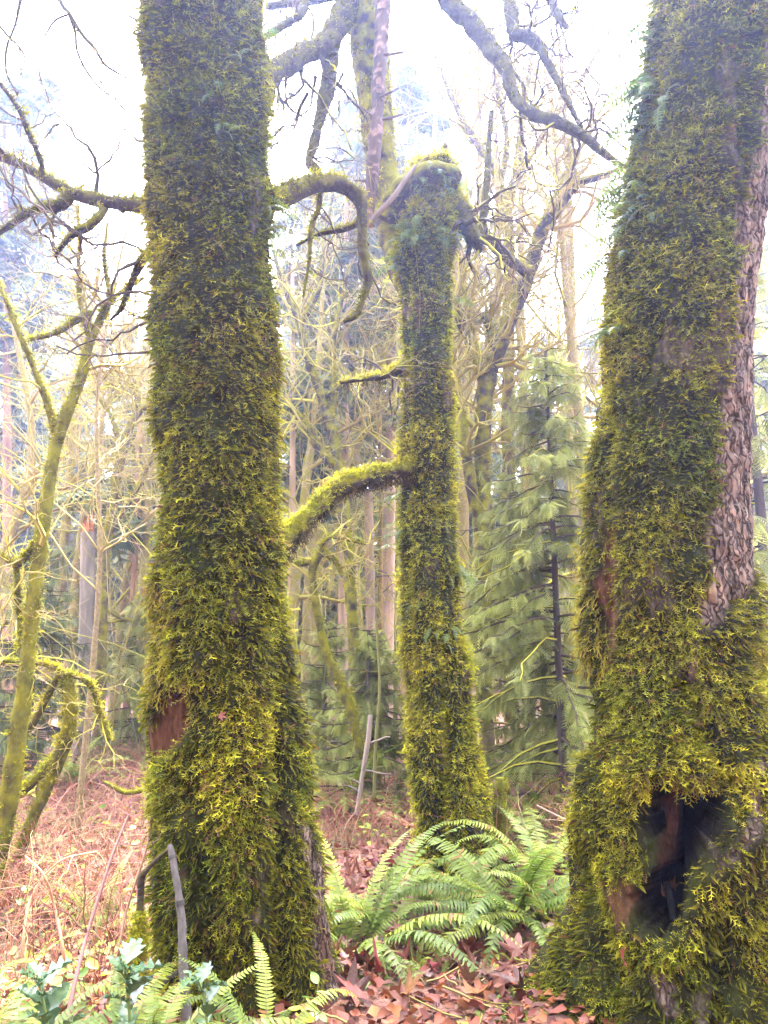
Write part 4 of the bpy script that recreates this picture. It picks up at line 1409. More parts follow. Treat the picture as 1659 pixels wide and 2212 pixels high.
pole_trunk('fir_tree', 'thin pink trunk just behind the splintered grey snag', 214, 1500, 220, 700, 12.5, 8, 4, (.30, .17, .13), 67, branches=8)
pole_trunk('fir_tree', 'dark reddish trunk close to the lower edge of the stick-leaned trunk', 308, 1500, 322, 650, 13.5, 8, 4, REDB, 68, branches=8, crown=16)
pole_trunk('fir_tree', 'thin rust-mossed trunk between the pinkish fir and the grey dead trunk', 817, 1440, 820, 800, 13, 6, 3, (.20, .13, .04), 69, branches=6)
pole_trunk('fir_tree', 'pale trunk low behind the redcedar boughs right of the forked tree', 1035, 1500, 1030, 700, 11, 12, 6, TAN, 70, branches=8)
pole_trunk('snag', 'thin pink dead pole behind the limbs of the tall mossy maple', 1098, 1300, 1102, 900, 14, 6, 5, (.30, .17, .12), 71)
pole_trunk('fir_tree', 'slim mossy trunk at the inner edge of the forked tree', 852, 1430, 858, 700, 11, 5, 2, (.14, .13, .03), 72, branches=8)
pole_trunk('fir_tree', 'brown conifer stem among thickets left of the slender leaning tree', 20, 1520, 8, 150, 15, 12, 4, REDB, 73, branches=8, crown=60)


# ------------------------------------------------------------------ conifers
def conifer(name, label, x, y, H, W, seed, crown0=.15, nb=90, per=26, size=.3, tmpl=SPRAYS, cols=((.028, .050, .016), (.075, .115, .035)), tr=.16, tcol=(.16, .11, .08), droop=.3, ysq=1.0, lean=0.0, group=None, twigmoss=.3, side_bias=None):
    r_ = np.random.RandomState(seed)
    z0 = float(gz(x, y))
    t = thing(name, label, 'tree', (x, y, z0), group)
    P = catmull([(x, y, z0 - .1), (x + lean * .5, y, z0 + H * .5), (x + lean, y, z0 + H)], 40)
    R = np.linspace(tr, .015, 40)
    g = Geo()
    lump_tube(g, P, R, (*tcol, .3), 14, .1, 5, seed)
    obj('trunk', g, M_FIR, t)
    PB, RB, SP, ST, SN, SS = [], [], [], [], [], []
    for k in range(nb):
        f = crown0 + (1 - crown0) * (k + r_.rand()) / nb
        h = f * H
        L = W * (1 - (f - crown0) / (1 - crown0) * .92) ** .8 * r_.uniform(.55, 1.15)
        a = r_.uniform(0, 2 * math.pi) if side_bias is None or r_.rand() < .35 else r_.normal(side_bias, .6)
        d = np.array([math.cos(a), math.sin(a) * ysq, 0])
        s = np.linspace(0, 1, 7)
        b0 = np.array([np.interp(f, np.linspace(0, 1, 40), P[:, j]) for j in range(3)])
        el = .25 * f + r_.normal(0, .16)
        pts = b0 + d * (s * L)[:, None] + np.array([0, 0, 1]) * ((el * s - droop * s ** 2) * L)[:, None] + np.array([-d[1], d[0], 0]) * (r_.normal(0, .22) * L * s ** 2)[:, None] + np.array([0, 0, 1]) * (.25 * L * s ** 5)[:, None] + r_.normal(0, .025 * L, (7, 3)) * s[:, None]
        PB.append(pts)
        RB.append(np.linspace(.009 + .006 * L, .003, 7))
        m_ = max(4, int(per * (L / W) ** .8))
        ss = r_.uniform(.03, 1, m_) ** .8
        pp = np.stack([np.interp(ss, s, pts[:, j]) for j in range(3)], -1)
        perp = np.array([-d[1], d[0], 0])
        sg = r_.choice([-1, 1], m_)[:, None]
        tt = d * r_.uniform(.2, 1, (m_, 1)) + perp * sg * r_.uniform(.1, 1, (m_, 1)) + np.array([0, 0, -1]) * r_.uniform(.0, 1.3, (m_, 1)) + r_.normal(0, .2, (m_, 3))
        SP.append(pp)
        ST.append(tt)
        SN.append(np.array([0, 0, 1.]) + r_.normal(0, .3, (m_, 3)))
        SS.append(size * r_.uniform(.5, 1.3, m_) * (1 - .4 * ss))
    g = Geo()
    cc = np.tile(np.array([.07, .05, .035]), (nb, 1)) * r_.uniform(.7, 1.3, (nb, 1))
    tubes(g, np.array(PB), np.array(RB), np.hstack([cc, (r_.rand(nb, 1) < twigmoss) * 1.0]), 3)
    obj('boughs', g, M_TWIG, t, 'stuff')
    SP, ST, SN, SS = map(np.concatenate, (SP, ST, SN, SS))
    n = len(SP)
    k = r_.rand(n, 1)
    c = (np.array(cols[0]) * (1 - k) + np.array(cols[1]) * k) * np.clip(1 + .9 * fbm(SP * 2.6, seed, 2)[:, None], .45, 1.6)
    g = Geo()
    wch = r_.randint(0, len(tmpl), n)
    for j, tm in enumerate(tmpl):
        q = wch == j
        inst(g, tm, SP[q], ST[q], SN[q], SS[q], c[q] * .75, c[q] * 1.1)
    obj('crown', g, M_NEEDLE, t, 'stuff', smooth=False)
    return t


DG = ((.07, .09, .03), (.17, .195, .065))
LG = ((.15, .17, .035), (.35, .36, .10))
x, y = gp(1218, 1700, 7.0)
conifer('redcedar', 'young redcedar with drooping mossy boughs left of the hollow trunk', x, y, 4.5, 1.7, 81, .05, 170, 72, .19, SPRAY, LG, .042, (.06, .046, .036), .62, twigmoss=.3)
x, y = gp(1120, 1700, 8.5)
conifer('hemlock_sapling', 'pale young hemlock behind the forked tree, left of the redcedar', x, y, 3.6, 1.35, 82, .05, 110, 50, .17, SPRAY, LG, .04, (.06, .045, .035), .35)
x, y = gp(795, 1680, 8.0)
conifer('hemlock_sapling', 'bushy young hemlock in the gap between the stick-leaned and forked trees', x, y, 1.75, 1.0, 83, .05, 110, 50, .16, SPRAY, LG, .035, (.06, .045, .035), .3)
x, y = gp(700, 1640, 9.6)
conifer('hemlock_sapling', 'pale little hemlock beside the edge of the stick-leaned trunk', x, y, 1.9, .9, 84, .05, 70, 46, .17, SPRAY, LG, .035, (.06, .045, .035), .3)
x, y = gp(60, 1600, 8.6)
conifer('hemlock_sapling', 'dark young hemlock behind the slender leaning mossy tree', x, y, 2.4, 1.3, 85, .05, 100, 50, .18, SPRAY, DG, .04, (.06, .045, .035), .35)
x, y = gp(300, 1600, 10.5)
conifer('hemlock_sapling', 'young hemlock in the thicket close behind the left flank of the stick-leaned trunk', x, y, 2.3, 1.1, 86, .05, 70, 28, .26, SPRAY, LG, .04, (.06, .045, .035), .35)
x, y = gp(1680, 1500, 9.0)
conifer('hemlock_tree', 'bright green hemlock seen past the bare bark side of the hollow trunk', x, y, 7.5, 2.2, 87, .05, 120, 34, .34, SPRAY, LG, .09, (.08, .06, .05), .3, side_bias=math.pi)
for k, (px_, Y, H, W, lb, cols, n0) in enumerate((
        (-10, 22, 17.0, 4.2, 'dark tall fir behind the slender tree that forks high', DG, .12),
        (120, 27, 15.5, 4.0, 'broad fir standing just behind the splintered snag', DG, .10),
        (-190, 19, 17, 4.0, 'fir at the very edge beyond the mossy limb', DG, .12),
        (745, 20, 17.5, 3.4, 'tall pale fir in the gap above the arching limb', DG, .22),
        (880, 22, 21.0, 3.6, 'highest fir rising behind the dead spar', DG, .25),
        (985, 25, 20.0, 3.8, 'slim distant fir behind the ferny stub', DG, .25),
        (1210, 26, 12.5, 3.4, 'low rounded fir behind the redcedar', LG, .05),
        (1330, 30, 15.5, 4.0, 'distant fir partly behind the hollow trunk', LG, .08),
        (1660, 18, 14.0, 4.0, 'fir with drooping boughs beyond the bare bark strip', LG, .05),
        (640, 27, 14.5, 3.4, 'fir hidden behind the crooked mossy maple', DG, .10),
        (420, 24, 13.0, 3.6, 'fir mostly hidden by the stick-leaned trunk', DG, .08),
        (270, 30, 13.5, 3.8, 'far fir behind the leaning brown maple', LG, .08))):
    x, y = gp(px_, 1400, Y)
    conifer('fir_tree', lb, x, y, H, W, 100 + k, n0, 130, 30, .72 * (Y / 22) ** .5, SPRAYS, cols, .2, (.24, .17, .13), .22, twigmoss=.1)


# ------------------------------------------------------------------ bare trees and the far thicket
def bare_tree(label, px0, Y, H, seed, moss=.7, n=16, L=1.6, lean=0.0, r=.09, thin=TWIG_BP, kids=(4, 5)):
    r_ = np.random.RandomState(seed)
    x, y = gp(px0, 1450, Y)
    z = float(gz(x, y))
    t = thing('bare_tree', label, 'tree', (x, y, z))
    P = catmull([(x, y, z - .1), (x + lean * .3 + r_.normal(0, .12), y, z + H * .35), (x + lean * .6 + r_.normal(0, .15), y, z + H * .65), (x + lean, y, z + H)], 36)
    R = np.linspace(r, r * .25, 36)
    g = Geo()
    lump_tube(g, P, R, (.24, .18, .10, moss), 10, .2, 6, seed)
    obj('trunk', g, M_LIMB, t)
    o_ = []
    twigs_from(P, R, r_, n, L, o_, lvl=2, kids=kids, up=.14, t0=.25, rmin=.005, rf=.5, wob=.28)
    g = Geo()
    twig_geo(g, o_, r_, TWIG_BG, thin, mossfrac=moss, r0=.014)
    obj('crown', g, M_TWIG, t, 'stuff')


for k, (px_, Y, H, L, ln, mo, lb) in enumerate((
        (30, 9.0, 6.0, 1.5, -.5, .55, 'bare twiggy tree behind the slender tree that forks high'),
        (95, 12.0, 8.0, 1.8, .4, .5, 'tall thin bare tree against the pale sky gap'),
        (150, 11.0, 5.5, 1.5, .3, .6, 'low bare tree over the splintered snag'),
        (250, 12.0, 6.5, 1.7, .4, .6, 'bare tree with pinkish twigs behind the leaning brown maple'),
        (320, 10.5, 5.5, 1.4, -.4, .75, 'yellow-mossed bare tree hugging the stick-leaned trunk'),
        (615, 11.0, 8.0, 1.6, .5, .85, 'yellow-mossed bare tree right of the stick-leaned trunk'),
        (680, 16.0, 10.5, 1.8, .3, .85, 'bare mossy tree under the arching limb'),
        (800, 15.0, 10.5, 2.0, -.4, .7, 'bare tree beside the tall pinkish fir trunk'),
        (900, 13.0, 14.5, 2.4, .6, .6, 'tall yellow-twigged tree above the broken stub'),
        (1000, 12.0, 14.0, 2.4, .5, .6, 'tall bare tree above the right arm of the forked tree'),
        (1140, 12.5, 14.0, 2.4, .4, .6, 'bare tree with reddish twigs behind the tall mossy maple'),
        (1230, 11.0, 12.5, 2.2, .3, .6, 'bare twiggy tree between the tall maple and the hollow trunk'),
        (1190, 10.0, 6.5, 1.5, -.3, .85, 'yellow-mossed bare tree over the redcedar top'),
        (1290, 13.0, 13.5, 2.4, -.4, .5, 'pinkish bare tree touching the hollow trunk edge'),
        (1640, 12.0, 7.0, 1.8, .2, .6, 'bare tree beyond the bare bark strip'),
        (190, 6.6, 6.2, 1.1, .15, .25, 'slender leafless tree spreading fine twigs into the open sky beside the stick-leaned trunk'),
        (1050, 9.0, 9.5, 1.6, .3, .6, 'twiggy mossy tree in front of the tall maple crown'),
        (1300, 9.0, 9.5, 1.7, -.3, .5, 'fine-twigged bare tree against the sky by the hollow trunk'),
        (930, 16.0, 13.5, 2.2, .2, .6, 'bare reddish-twigged tree high behind the dead spar'),
        (660, 17.0, 9.5, 1.6, .3, .8, 'spreading mossy bare tree between the arching limb and low arm'))):
    bare_tree(lb, px_, Y, H, 200 + k, mo, 22 if H > 12 else 15, L, ln, (.06 + .004 * Y) if Y > 7 else .03)


def thicket():
    r_ = np.random.RandomState(9)
    o_ = []
    for k in range(190):
        Y = r_.uniform(8.5, 24)
        x = r_.uniform(-.62, .62) * Y
        if abs(x) < 0.02:
            continue
        z = float(gz(x, Y))
        H = r_.uniform(1.2, 4.5)
        grow(r_, np.array([x, Y, z]), nrm(np.array([r_.normal(0, .25), r_.normal(0, .2), 1])), H, r_.uniform(.008, .02), 2, o_, .08, .22, (3, 4), 5, .8)
    g = Geo()
    twig_geo(g, o_, r_, (.20, .18, .06), (.36, .30, .15), mossfrac=.75, r0=.014)
    obj('undergrowth', g, M_TWIG, None, 'stuff')


thicket()


def far_forest():
    """the wood beyond, one mass of stems and boughs"""
    r_ = np.random.RandomState(10)
    g = Geo()
    K = 130
    Y = r_.uniform(26, 60, K)
    x = r_.uniform(-.75, .75, K) * Y
    z = gz(x, Y)
    H = r_.uniform(8, 17, K)
    P = np.stack([np.stack([x, Y, z], -1) * 1.0 + np.array([0, 0, 1.0]) * (H * s)[:, None] + np.array([1.0, 0, 0]) * r_.normal(0, .15, (K, 1)) for s in np.linspace(0, 1, 5)], 1)
    tubes(g, P, np.linspace(.20, .06, 5)[None] * r_.uniform(.6, 1.3, (K, 1)), np.hstack([np.array([.24, .17, .13]) * r_.uniform(.6, 1.2, (K, 1)), np.zeros((K, 1))]), 6)
    n = 15000
    Y = r_.uniform(24, 62, n)
    x = r_.uniform(-.75, .75, n) * Y
    clump = fbm(np.stack([x * .22, Y * .22, 0 * x], -1), 77, 2)
    hmax = 7.5 + 5.0 * clump
    zz = gz(x, Y) + np.abs(hmax) * r_.rand(n) ** .8
    P = np.stack([x, Y, zz], -1)
    a = r_.uniform(0, 6.28, n)
    T = np.stack([np.cos(a), np.sin(a), -r_.uniform(.1, .7, n)], -1)
    k = r_.rand(n, 1)
    c = np.array([.18, .195, .06]) * (1 - k) + np.array([.36, .36, .13]) * k
    wch = r_.randint(0, 3, n)
    for j in range(3):
        q = wch == j
        inst(g, SPRAYS[j], P[q], T[q], np.array([0, 0, 1.]) + r_.normal(0, .3, (q.sum(), 3)), r_.uniform(1.0, 1.9, q.sum()), c[q] * .8, c[q])
    obj('distant_woods', g, M_NEEDLE, None, 'stuff', smooth=False)


far_forest()


def added_woods_behind():
    """the same wood goes on behind the viewpoint, added unseen to cut front light"""
    r_ = np.random.RandomState(19)
    g = Geo()
    n = 5000
    x = r_.uniform(-30, 30, n)
    Y = r_.uniform(-20, -7, n)
    cl = fbm(np.stack([x * .25, Y * .25, 0 * x], -1), 78, 2)
    zz = gz(x, Y) + np.abs(9 + 5 * cl) * r_.rand(n) ** .8
    a = r_.uniform(0, 6.28, n)
    T = np.stack([np.cos(a), np.sin(a), -r_.uniform(.1, .7, n)], -1)
    k = r_.rand(n, 1)
    c = np.array([.07, .09, .03]) * (1 - k) + np.array([.15, .16, .06]) * k
    wch = r_.randint(0, 3, n)
    for j in range(3):
        q = wch == j
        inst(g, SPRAYS[j], np.stack([x, Y, zz], -1)[q], T[q], np.array([0, 0, 1.]) + r_.normal(0, .3, (q.sum(), 3)), r_.uniform(1.2, 2.3, q.sum()), c[q] * .8, c[q])
    obj('distant_woods', g, M_NEEDLE, None, 'stuff', smooth=False)  # unseen trees, put in to block light from behind the camera


added_woods_behind()


# ------------------------------------------------------------------ forest floor cover
def maple_leaf(rng, dead=True):
    tips = [(0, 1.0), (50, .92), (-50, .92), (105, .62), (-105, .62)]
    outl = []
    for a, L in ((-150, .22), (-105, .62), (-82, .38), (-50, .92), (-26, .40), (0, 1.0), (26, .40), (50, .92), (82, .38), (105, .62), (150, .22)):
        if L > .5:
            outl += [(a - 13, L * .66), (a, L * rng.uniform(.9, 1.08)), (a + 13, L * .66)]
        else:
            outl.append((a, L * rng.uniform(.85, 1.1)))
    cu = rng.uniform(.25, .9)
    tw = rng.uniform(-.3, .3)
    ph = rng.uniform(0, 6.28)
    V = [(0, 0, 0)]
    for a, L in outl:
        t = math.radians(a)
        x, y = L * math.cos(t), L * math.sin(t)
        z = cu * (L ** 2) * (.5 + .5 * math.sin(2 * t + ph)) + tw * x * y + rng.normal(0, .035)
        V.append((x * (1 - .2 * cu), y * (1 - .25 * cu), z))
    n = len(outl)
    F = [(0, i, i + 1) for i in range(1, n)] + [(0, n, 1)]
    V = np.array(V)
    # leaf stalk
    i = len(V)
    V = np.vstack([V, [(-.05, -.012, 0), (-.05, .012, 0), (-.75, 0, rng.uniform(0, .3))]])
    F.append((i, i + 1, i + 2))
    return V, np.array(F)


rl = np.random.RandomState(17)
LEAFS = [maple_leaf(rl) for _ in range(9)]
LEAFC = [(.12, .032, .018), (.15, .048, .025), (.09, .026, .018), (.16, .07, .042), (.12, .055, .046), (.06, .025, .020), (.19, .07, .026)]
leaf_me = []
for k, (V, F) in enumerate(LEAFS):
    g = Geo()
    g.add(V, F, np.array(LEAFC[k % len(LEAFC)]))
    leaf_me.append(mesh_of('fallen_leaf', g, M_LEAF, False))


def drop_leaf(x, y, s, lift=.02, tilt=.45):
    o = bpy.data.objects.new('fallen_leaf', leaf_me[rl.randint(len(leaf_me))])
    COL.objects.link(o)
    o.parent = ground
    o.location = (x, y, float(gz(x, y)) + lift)
    o.rotation_euler = (rl.normal(0, tilt), rl.normal(0, tilt), rl.uniform(0, 6.28))
    o.scale = (s, s, s)


cnt = 0
while cnt < 230:
    y = rl.uniform(3.1, 6.0)
    px_ = rl.uniform(690, 1260)
    x = (px_ - 829.5) / FP * y / .98
    drop_leaf(x, y, rl.uniform(.065, .125), .035 + rl.uniform(0, .05), .5)
    cnt += 1
cnt = 0
while cnt < 60:
    y = rl.uniform(2.9, 4.6)
    px_ = rl.uniform(-30, 340)
    x = (px_ - 829.5) / FP * y / .98
    drop_leaf(x, y, rl.uniform(.05, .09), .03)
    cnt += 1

# litter: the countless small leaves
g = Geo()
n = 26000
Y = 2.2 + 12.5 * rl.rand(n) ** 1.5
x = rl.uniform(-.62, .62, n) * Y
P = np.stack([x, Y, gz(x, Y) + rl.uniform(.0, .05, n)], -1)
lv = np.array([(-.5, 0, 0, 0), (0, .34, .10, .5), (.5, 0, .04, 1), (0, -.34, .12, .5), (.25, .3, .2, .8)])
lf = np.array([(0, 2, 1), (0, 3, 2), (1, 2, 4)])
a = rl.uniform(0, 6.28, n)
T = np.stack([np.cos(a), np.sin(a), rl.normal(0, .35, n)], -1)
ci = np.array(LEAFC)[rl.randint(0, len(LEAFC), n)] * rl.uniform(.7, 1.5, (n, 1)) * np.array([1.15, 1.05, 1.0])
inst(g, (lv, lf), P, T, np.array([0, 0, 1.]) + rl.normal(0, .5, (n, 3)), rl.uniform(.025, .075, n), ci, ci)
obj('leaf_litter', g, M_LITTER, None, 'stuff', smooth=False)

# low leafy ground cover and small twigs among the litter
g = Geo()
n = 5200
Y = 3.0 + 8.5 * rl.rand(n) ** 1.3
x = rl.uniform(-.60, .45, n) * Y
cl = fbm(np.stack([x * 1.3, Y * 1.3, 0 * x], -1), 301, 2)
q = cl > .12
x, Y = x[q], Y[q]
n = len(x)
P = np.stack([x, Y, gz(x, Y) + rl.uniform(.03, .28, n) * sstep(3, 5, Y)], -1)
a = rl.uniform(0, 6.28, n)
T = np.stack([np.cos(a), np.sin(a), rl.normal(-.1, .35, n)], -1)
k = rl.rand(n, 1)
c = np.array([.13, .21, .04]) * (1 - k) + np.array([.34, .35, .06]) * k
inst(g, (lv, lf), P, T, np.array([0, 0, 1.]) + rl.normal(0, .4, (n, 3)), rl.uniform(.03, .075, n), c, c)
obj('ground_foliage', g, M_NEEDLE, None, 'stuff', smooth=False)
g = Geo()
n = 420
Y = rl.uniform(2.9, 7, n)
x = rl.uniform(-.55, .5, n) * Y
a = rl.uniform(0, 6.28, n)
ln = rl.uniform(.05, .3, n)
s_ = np.linspace(-.5, .5, 4)
P = np.stack([x, Y, gz(x, Y) + rl.uniform(.03, .08, n)], -1)[:, None] + (np.stack([np.cos(a), np.sin(a), rl.normal(0, .15, n)], -1) * ln[:, None])[:, None] * s_[None, :, None] + rl.normal(0, .006, (n, 4, 3))
tubes(g, P, np.tile(rl.uniform(.0015, .005, (n, 1)), (1, 4)), np.hstack([np.array([.11, .075, .055]) * rl.uniform(.4, 1.8, (n, 1)), np.ones((n, 1)) * .3]), 4)
obj('twig_litter', g, M_TWIG, None, 'stuff')

# bramble canes and dead stalks
rb = np.random.RandomState(23)


def canes(n, xr, yr, hr, lean, cols, rad, seed):
    r_ = np.random.RandomState(seed)
    Y = r_.uniform(*yr, n)
    u = r_.uniform(*xr, n)
    x = (u - 829.5) / FP * Y / .99
    z = gz(x, Y)
    H = r_.uniform(*hr, n)
    a = r_.uniform(0, 6.28, n)
    ln = H * r_.uniform(*lean, n)
    s = np.linspace(0, 1, 7)
    hz = np.sin(s * r_.uniform(1.2, 2.9, (n, 1)))
    P = np.empty((n, 7, 3))
    P[:, :, 0] = x[:, None] + np.cos(a)[:, None] * ln[:, None] * s ** 1.4
    P[:, :, 1] = Y[:, None] + np.sin(a)[:, None] * ln[:, None] * s ** 1.4
    P[:, :, 2] = z[:, None] + H[:, None] * hz
    P[:, 1:] += r_.normal(0, .012, (n, 6, 3))
    C = np.array(cols)[r_.randint(0, len(cols), n)] * r_.uniform(.7, 1.35, (n, 1))
    R = np.linspace(1, .45, 7)[None] * r_.uniform(*rad, n)[:, None]
    return P, R, np.hstack([C, np.ones((n, 1))])


CANE = [(.27, .125, .07), (.26, .085, .05), (.33, .17, .09), (.20, .06, .04), (.30, .10, .06), (.20, .16, .05)]
g = Geo()
for args in ((1200, (-60, 360), (4.6, 11), (.10, .45), (.5, 2.2), CANE, (.0018, .0045), 1),
             (380, (-60, 350), (3.2, 5.5), (.15, .6), (.4, 1.6), CANE, (.0014, .0032), 2),
             (900, (640, 930), (6.0, 11), (.10, .38), (.5, 2.2), CANE, (.002, .0045), 3),
             (500, (1020, 1320), (5.0, 10), (.15, .6), (.4, 1.6), CANE, (.0018, .004), 4)):
    P, R, C = canes(*args)
    tubes(g, P, R, C, 3)
obj('bramble_undergrowth', g, M_STEM, None, 'stuff')

# a few tall canes one can follow
for k, (pts, lb, colr) in enumerate((
        ([(138, 2235, 2.4, 5), (160, 2130, 2.5, 5), (176, 2065, 2.6, 4.5), (192, 2005, 2.7, 4), (243, 1847, 2.9, 3), (278, 1760, 3.1, 2)], 'long purplish cane slanting up across the holly', (.17, .075, .06)),
        ([(143, 2120, 3.2, 3.5), (136, 2050, 3.2, 3.5), (118, 1960, 3.3, 3), (94, 1890, 3.3, 2.5), (55, 1850, 3.4, 2)], 'thin orange cane bending over behind the yellow-leaved saplings', (.35, .17, .09)),
        ([(232, 2170, 3.0, 3), (255, 2060, 3.0, 3), (275, 1960, 3.1, 2.5), (320, 1820, 3.2, 2), (330, 1700, 3.3, 2)], 'straight brown cane rising between the holly and the crooked branch', (.24, .12, .07)),
        ([(55, 2120, 3.3, 3), (50, 2030, 3.3, 3), (72, 1930, 3.4, 2.5), (130, 1860, 3.4, 2), (210, 1840, 3.4, 2)], 'pale arching cane at the front edge of the brambles', (.45, .30, .16)),
        ([(1330, 1830, 4.8, 3), (1270, 1790, 4.9, 3), (1220, 1770, 5.0, 2.5), (1160, 1740, 5.1, 2)], 'pinkish bare stem crossing in front of the redcedar foot', (.36, .22, .16)),
        ([(1225, 1880, 5.0, 4), (1232, 1820, 5.0, 4), (1250, 1760, 5.0, 3), (1262, 1700, 5.0, 2)], 'dark upright twig behind the ferns near the hollow trunk', (.10, .075, .06)),
        ([(770, 1760, 6.8, 5), (785, 1660, 6.8, 5), (795, 1600, 6.8, 6), (800, 1545, 6.8, 5)], 'grey broken stake leaning by the bushy young hemlock', (.26, .20, .16)),
        ([(808, 1720, 6.9, 4), (812, 1600, 6.9, 4), (820, 1480, 6.9, 3), (812, 1340, 6.9, 2.5)], 'thin mossy upright stem in front of the bushy hemlock', (.16, .15, .04)))):
    t = thing('bare_cane', lb, 'stem', at(*pts[0][:3]), 'bare canes')
    P, R = limb_world(pts, 20)
    g = Geo()
    lump_tube(g, P, R, (*colr, 0), 7, .12, 20, k)
    o_ = []
    twigs_from(P, R, rb, 5, .22, o_, lvl=0, rmin=.0012, rf=.5)
    obj('stem', g, M_STEM, t)
    g = Geo()
    twig_geo(g, o_, rb, colr, colr, 0, mossfrac=0)
    obj('twigs', g, M_STEM, t, 'stuff')


# ------------------------------------------------------------------ sticks against the left trunk
st = thing('leaning_stick', 'grey dead stick leaning upright against the foot of the massive mossy trunk', 'stick', at(405, 2260, 2.85))
P, R = limb_world([(399, 2270, 2.72, 10), (402, 2190, 2.74, 10), (396, 2085, 2.77, 9.5), (392, 1985, 2.80, 8.5), (381, 1900, 2.83, 8), (371, 1842, 2.86, 7), (366, 1824, 2.87, 4)], 90)
g = Geo()
lump_tube(g, P, R, (.105, .088, .08, 0), 14, .34, 26, 3)
obj('stem', g, M_STICK, st)
for i in (24, 50, 71):
    g = Geo()
    c_ = P[i]
    lump_tube(g, P[i - 1:i + 2], R[i - 1:i + 2] * 1.22, (.065, .055, .05, 0), 12, .2, 30, i)
    obj('node_ring', g, M_STICK, st)
g = Geo()
p = np.array([P[rb.randint(2, 34)] + rb.normal(0, .012, 3) for _ in range(160)])
moss_sprigs(g, p, nrm(rb.normal(0, 1, (160, 3)) + np.array([0, -1, .3])), .018, rb, templates=SMALL)
obj('moss', g, M_MOSS, st, 'stuff', smooth=False)

cb = thing('crooked_branch', 'dark crooked dead branch bent out from the trunk with a moss sleeve below', 'branch', at(330, 1860, 3.0))
gm = Geo()
limb(cb, None, [(368, 1832, 2.90, 5), (343, 1853, 2.91, 6), (322, 1874, 2.92, 6), (306, 1896, 2.93, 7.5), (304, 1935, 2.94, 6), (300, 1985, 2.94, 7)], 'stem', n=50, sides=12, sprigs=0, moss=.25, col=(.06, .045, .035), seed=6, amp=.5)
P, R = limb_world([(301, 1965, 2.94, 8), (300, 2010, 2.94, 15), (295, 2060, 2.94, 17), (290, 2095, 2.94, 16), (300, 2112, 2.95, 11), (325, 2120, 2.97, 8), (352, 2128, 3.0, 8)], 40)
g = Geo()
V, F = lump_tube(g, P, R, (.06, .06, .015, 1), 14, .25, 14, 7)
obj('moss_sleeve', g, M_LIMB, cb)
p, nn, _, _ = scatter(V, F, 2600, rng)
moss_sprigs(gm, p, nn, .018, rng, out=.7, down=.8, templates=SMALL, bright=1.25, seed=71)
obj('moss', gm, M_MOSS, cb, 'stuff', smooth=False)

# fallen sticks and logs
def fallen(label, pts, col, moss, seed, name='fallen_stick', cat='stick', sides=12, sprigs=0, m=None, on=True):
    t = thing(name, label, cat, at(*pts[0][:3]))
    P, R = limb_world(pts, 30)
    g = Geo()
    V, F = lump_tube(g, P, R, (*col, moss), sides, .2, 14, seed)
    obj('stem' if cat == 'stick' else 'log', g, m or M_LIMB, t)
    if sprigs:
        gm = Geo()
        N = vnormals(V, F)[0]
        p, nn, _, _ = scatter(V, F, sprigs, rng, np.clip(N[:, 2] + .4, .02, 1))
        moss_sprigs(gm, p, nn, .016, rng, out=.9, down=.2, templates=SMALL, bright=1.2, seed=seed)
        obj('moss', gm, M_MOSS, t, 'stuff', smooth=False)


fallen('short mossy stick lying on the brown leaves near the front', [(858, 2188, 3.55, 6), (900, 2182, 3.55, 9), (940, 2178, 3.55, 9), (975, 2180, 3.55, 6)], (.30, .14, .06), .9, 1, sprigs=700)
fallen('moss clump-covered stick at the front edge of the litter', [(915, 2222, 3.35, 14), (960, 2205, 3.35, 12), (1015, 2196, 3.4, 12), (1060, 2190, 3.45, 9)], (.10, .08, .03), 1, 2, sprigs=1600)
fallen('grey bare stick end poking from the litter by the hollow trunk root', [(1100, 2222, 3.3, 8), (1125, 2196, 3.35, 8), (1150, 2170, 3.45, 7), (1175, 2150, 3.5, 5)], (.20, .17, .16), .1, 3)
fallen('dark thin stick slanting behind the holly', [(335, 2142, 2.75, 4), (375, 2105, 2.85, 5), (410, 2090, 3.0, 4)], (.05, .04, .035), .1, 4)
fallen('dark stick end in front of the brambles', [(255, 2185, 2.7, 6), (290, 2160, 2.8, 6), (332, 2138, 2.9, 5)], (.045, .035, .03), .05, 14)
fallen('rotten orange log lying in the red litter clearing', [(690, 1725, 8.0, 10), (760, 1735, 7.8, 12), (830, 1762, 7.4, 13), (895, 1795, 7.0, 12)], (.42, .20, .11), .25, 5, name='fallen_log', cat='log', m=M_WOOD, sides=16)
fallen('mossy dark twig on the ground left of the forked tree', [(840, 1828, 6.2, 4), (880, 1832, 6.2, 5), (915, 1836, 6.2, 4)], (.08, .06, .03), 1, 6, sprigs=200)
fallen('pale pinkish log under the redcedar boughs', [(1110, 1708, 8.2, 8), (1180, 1702, 8.2, 9), (1260, 1712, 8.2, 9), (1310, 1722, 8.2, 8)], (.34, .24, .19), .3, 7, name='fallen_log', cat='log', sides=14)
fallen('moss-hung bent twig lying across the red brambles', [(225, 1690, 6.6, 4), (275, 1712, 6.6, 5), (330, 1698, 6.6, 5), (350, 1680, 6.6, 4)], (.10, .09, .03), 1, 8, sprigs=500)
fallen('mossy stub stump beside the forked tree foot', [(1080, 1810, 5.6, 13), (1078, 1760, 5.6, 14), (1082, 1700, 5.6, 13), (1080, 1680, 5.6, 8)], (.07, .06, .02), 1, 9, name='mossy_stump', cat='stump', sprigs=1400)


# ------------------------------------------------------------------ things in the hollow
def at_hollow(px_, py_, back=.0):
    V, F, bark, wood, thin, px, py, fr = right_surf
    q, r_, d = proj(V)
    e = np.hypot(q - px_, r_ - py_) + 1e3 * (fr < .3)
    return V[np.argmin(e)].astype(float)


